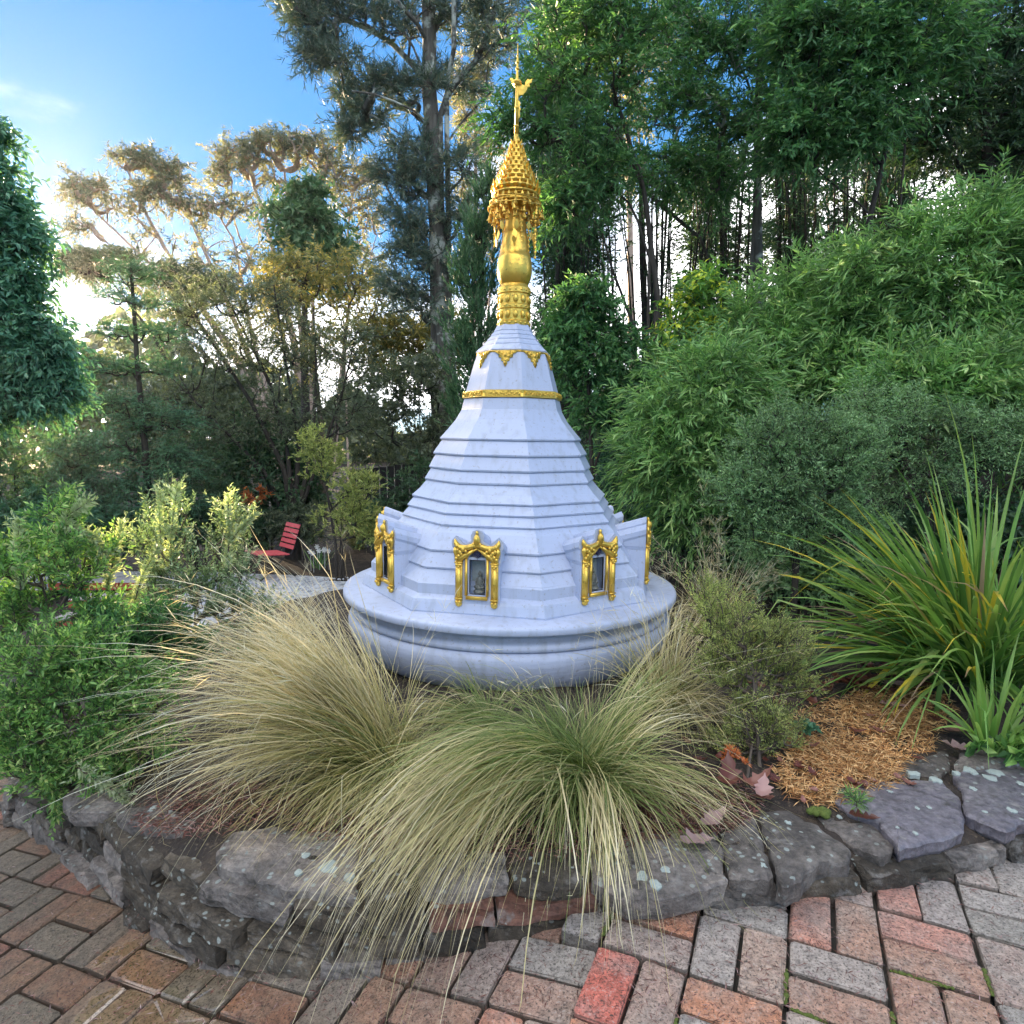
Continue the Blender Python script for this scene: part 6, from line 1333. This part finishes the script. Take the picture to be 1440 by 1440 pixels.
def dead_leaf(c, L, a, v, label, group=None, curl=.3, tilt=0.):
    n = 14; t = np.linspace(0, 1, n); w = np.interp(t, [0, .08, .14, .4, .7, 1], [.04, .06, .5, 1, .75, .02]) * L * .26 * (1 + .28 * np.cos(np.arange(n) * 2.4)); cu = curl * L
    x = (t - .5) * L; zc_ = cu * (t - .5) ** 2 * 2 + math.sin(tilt) * (t) * L; V = []
    wob = [random.uniform(.75, 1.2) for _ in range(n)]
    for k in range(n): V += [(x[k], -w[k] * wob[k], zc_[k] + w[k] * .45), (x[k], 0, zc_[k]), (x[k], w[k] * wob[-k - 1], zc_[k] + w[k] * random.uniform(.1, .6))]
    V = np.array(V) @ rotz(a).T; F = []
    for k in range(n - 1): F += [[3 * k, 3 * k + 1, 3 * k + 4, 3 * k + 3], [3 * k + 1, 3 * k + 2, 3 * k + 5, 3 * k + 4]]
    me = mesh('fallen_leaf', V, F, v=np.full(len(V), v), mat=ML['litter'], smooth=True); o = link('fallen_leaf', me, None, c)
    return tag(o, label, 'leaf', group)
def ob(px, py, dz=.02):
    p = onz(px, py, .12); p[2] = float(zbed(p[0], p[1])) + dz; return p
dead_leaf(ob(1024, 1108, .04), .17, 1.3, .25, 'large curled dark red leaf under the orange seedling', curl=.6, tilt=.3)
dead_leaf(ob(1060, 1112, .04), .15, .2, .55, 'curled brown leaf right of the dark red one', curl=.8, tilt=.2)
dead_leaf(ob(1072, 1125, .05), .12, 1.1, .85, 'pale pinkish leaf lying beside the curled brown leaf', curl=.5, tilt=.25)
dead_leaf(ob(1003, 1160, .03), .12, .5, .9, 'pale silvery leaf at the back edge of the coping', curl=.4, tilt=.3)
dead_leaf(ob(978, 1182, .03), .13, .1, .97, 'flat mauve leaf lying nearest the wall edge', curl=.15)
dead_leaf(onz(1214, 1150, .125), .11, -.3, .1, 'dark red leaf lying on the coping stone', curl=.2)
dead_leaf(ob(1350, 1060, .03), .16, -.4, .95, 'pink curled leaf at the mulch edge above the slate', curl=.5)
dead_leaf(ob(1340, 1035, .03), .15, .5, .8, 'tan leaf left of the green strap plant', curl=.4)
dead_leaf(ob(1255, 972, .03), .15, .1, .98, 'shiny mauve leaf in the red leaf drift', curl=.3)
dead_leaf(ob(1255, 1000, .03), .14, -.3, .85, 'greyish leaf lying on the mulch', curl=.2)
dead_leaf(ob(590, 1085, .03), .12, .9, .15, 'dark red leaf caught beside the left tussock base', curl=.5)
dead_leaf(ob(565, 1120, .02), .10, .3, .9, 'small grey leaf below the left tussock base', curl=.3)
for k in range(60):
    px = g.normal(1235, 62); py = g.normal(962, 13) + (px - 1235) * -.08
    dead_leaf(ob(px, py, .015 + g.uniform(0, .04)), g.uniform(.08, .15), g.uniform(0, 6.3), g.uniform(0, .6), 'dark red brown dead leaves drifted under the strap leaved clump', 'red brown leaf drift', curl=g.uniform(.2, .7), tilt=g.uniform(-.2, .4))
for k in range(50):
    px, py = g.uniform(930, 1330), g.uniform(1000, 1140)
    if py > 1130 - abs(px - 1100) * .1: continue
    dead_leaf(ob(px, py, .02 + g.uniform(0, .015)), g.uniform(.04, .08), g.uniform(0, 6.3), g.uniform(.1, .8), 'small brown dead leaves scattered over the mulch', 'small scattered dead leaves', curl=g.uniform(.2, .6), tilt=g.uniform(-.1, .3))
# moss cushion
m_ = onz(1156, 1141, .11); mb = MB()
for k in range(16): mb.ball(m_ + np.array([g.normal(0, .018), g.normal(0, .014), g.uniform(-.005, .008)]), (.016, .015, .012), 8, 5)
V, F4, F3 = mb.arr(); tag(part('moss_cushion', V, F4, F3, mat=MT['moss'], smooth=True), 'yellow green moss cushion at the back of the coping stones', 'moss')
# joints of the path: dirt between the pavers, moss
nx2, ny2 = 90, 70; gx = np.linspace(-5, 5.0, nx2); gy = np.linspace(.6, 6, ny2); Xp, Yp = np.meshgrid(gx, gy)
Zp = zpath(Xp, Yp) - .030; idx = np.arange(nx2 * ny2).reshape(ny2, nx2)
F = np.stack([idx[:-1, :-1], idx[:-1, 1:], idx[1:, 1:], idx[1:, :-1]], -1).reshape(-1, 4)
cen = np.stack([Xp.ravel(), Yp.ravel()], 1)[F].mean(1); keep = ~inside(cen[:, 0], cen[:, 1]) & ((cen[:, 1] < 3.2) | (cen[:, 0] < -1.5))
tag(part('path_bedding', np.stack([Xp, Yp, Zp], -1).reshape(-1, 3), F[keep], mat=MT['mortar']), kind='structure')

# moss along the joints of the path, right foreground
g = np.random.default_rng(150)
for k, (ia, ib, ax) in enumerate([(0, 0, 'B'), (0, 1, 'A'), (1, -1, 'B'), (1, -1, 'A'), (2, 0, 'A'), (-1, -1, 'B'), (3, 0, 'B'), (2, -1, 'B'), (-2, 0, 'A'), (1, -2, 'A'), (-4, 1, 'B'), (0, -2, 'B')]):
    o2 = C0 + eA * ia * MOD + eB * ib * MOD; dv = eB if ax == 'B' else eA; L_ = g.uniform(.3, .8) * MOD; t0_ = g.uniform(.05, .2) * MOD; mb = MB()
    for t in np.arange(0, L_, .006):
        p = o2 + dv * (t0_ + t); zz_ = float(zpath(p[0], p[1])) if p[0] < .22 else 0.0; r_ = g.uniform(.004, .0085); mb.ball((p[0] + g.normal(0, .0012), p[1] + g.normal(0, .0012), zz_ - .006 + g.uniform(0, .004)), (r_, r_, r_ * .8), 6, 4)
    V, F4, F3 = mb.arr(); tag(part('joint_moss', V, F4, F3, mat=MT['moss'], smooth=True), 'little moss cushions growing in the joints of the brick path', 'moss', 'moss in the path joints')
dd_ = []
P = []
for _ in range(2400):
    px, py = g.uniform(0, 1440), g.uniform(1200, 1440); p = onz(px, py, 0); p = onz(px, py, float(zpath(p[0], p[1])) + .006)
    if not bool(inside(p[0], p[1])): P.append(p)
P = np.array(P); V, F = leaf_quads(P, np.stack([g.normal(0, 1, len(P)), g.normal(0, 1, len(P)), g.normal(0, .08, len(P))], 1), .024, .0026, g, .9)
tag(part('path_debris', V, F, mat=ML['litter'], v=np.repeat(g.uniform(.2, 1, len(P)), 4)), 'tiny twigs and needles scattered over the brick path', 'litter', kind='stuff')

g = np.random.default_rng(160); n = 1700; t = g.uniform(0, 6.283, n); r = np.sqrt(g.uniform(0, 1, n)) * 1.06
P = np.stack([c0[0] + 1.9 * r * np.cos(t), c0[1] + .2 + 1.5 * r * np.sin(t), np.full(n, -.582)], 1)
mb = MB(); mb.lathe([(.8, 0), (.8, .4), (.3, .85)], 5); Vp, F4p, F3p = mb.arr(); m = len(Vp); sc_ = g.uniform(.012, .026, (n, 1, 1)) * g.uniform(.6, 1.2, (n, 1, 3))
V = (Vp[None] * sc_ + P[:, None]).reshape(-1, 3); off = (np.arange(n) * m)[:, None, None]
tag(part('gravel', V, (F4p[None] + off).reshape(-1, 4), (F3p[None] + off).reshape(-1, 3), mat=MT['gravel']), 'loose pale gravel stones on the court before the red chair', 'gravel', kind='stuff')

m_, hn, hl, hb = M('haze_air'); hn.remove(hb); pv = hn.new('ShaderNodeVolumePrincipled'); pv.inputs['Color'].default_value = (.92, .95, 1, 1); pv.inputs['Density'].default_value = .00022; pv.inputs['Anisotropy'].default_value = .8
hl.new(pv.outputs[0], hn['Material Output'].inputs['Volume'])
mb = MB(); mb.box((0, 105, 11), (410, 320, 30)); hz = mb.put('haze', m_); tag(hz, 'thin pale morning air over the garden', 'haze', kind='stuff')
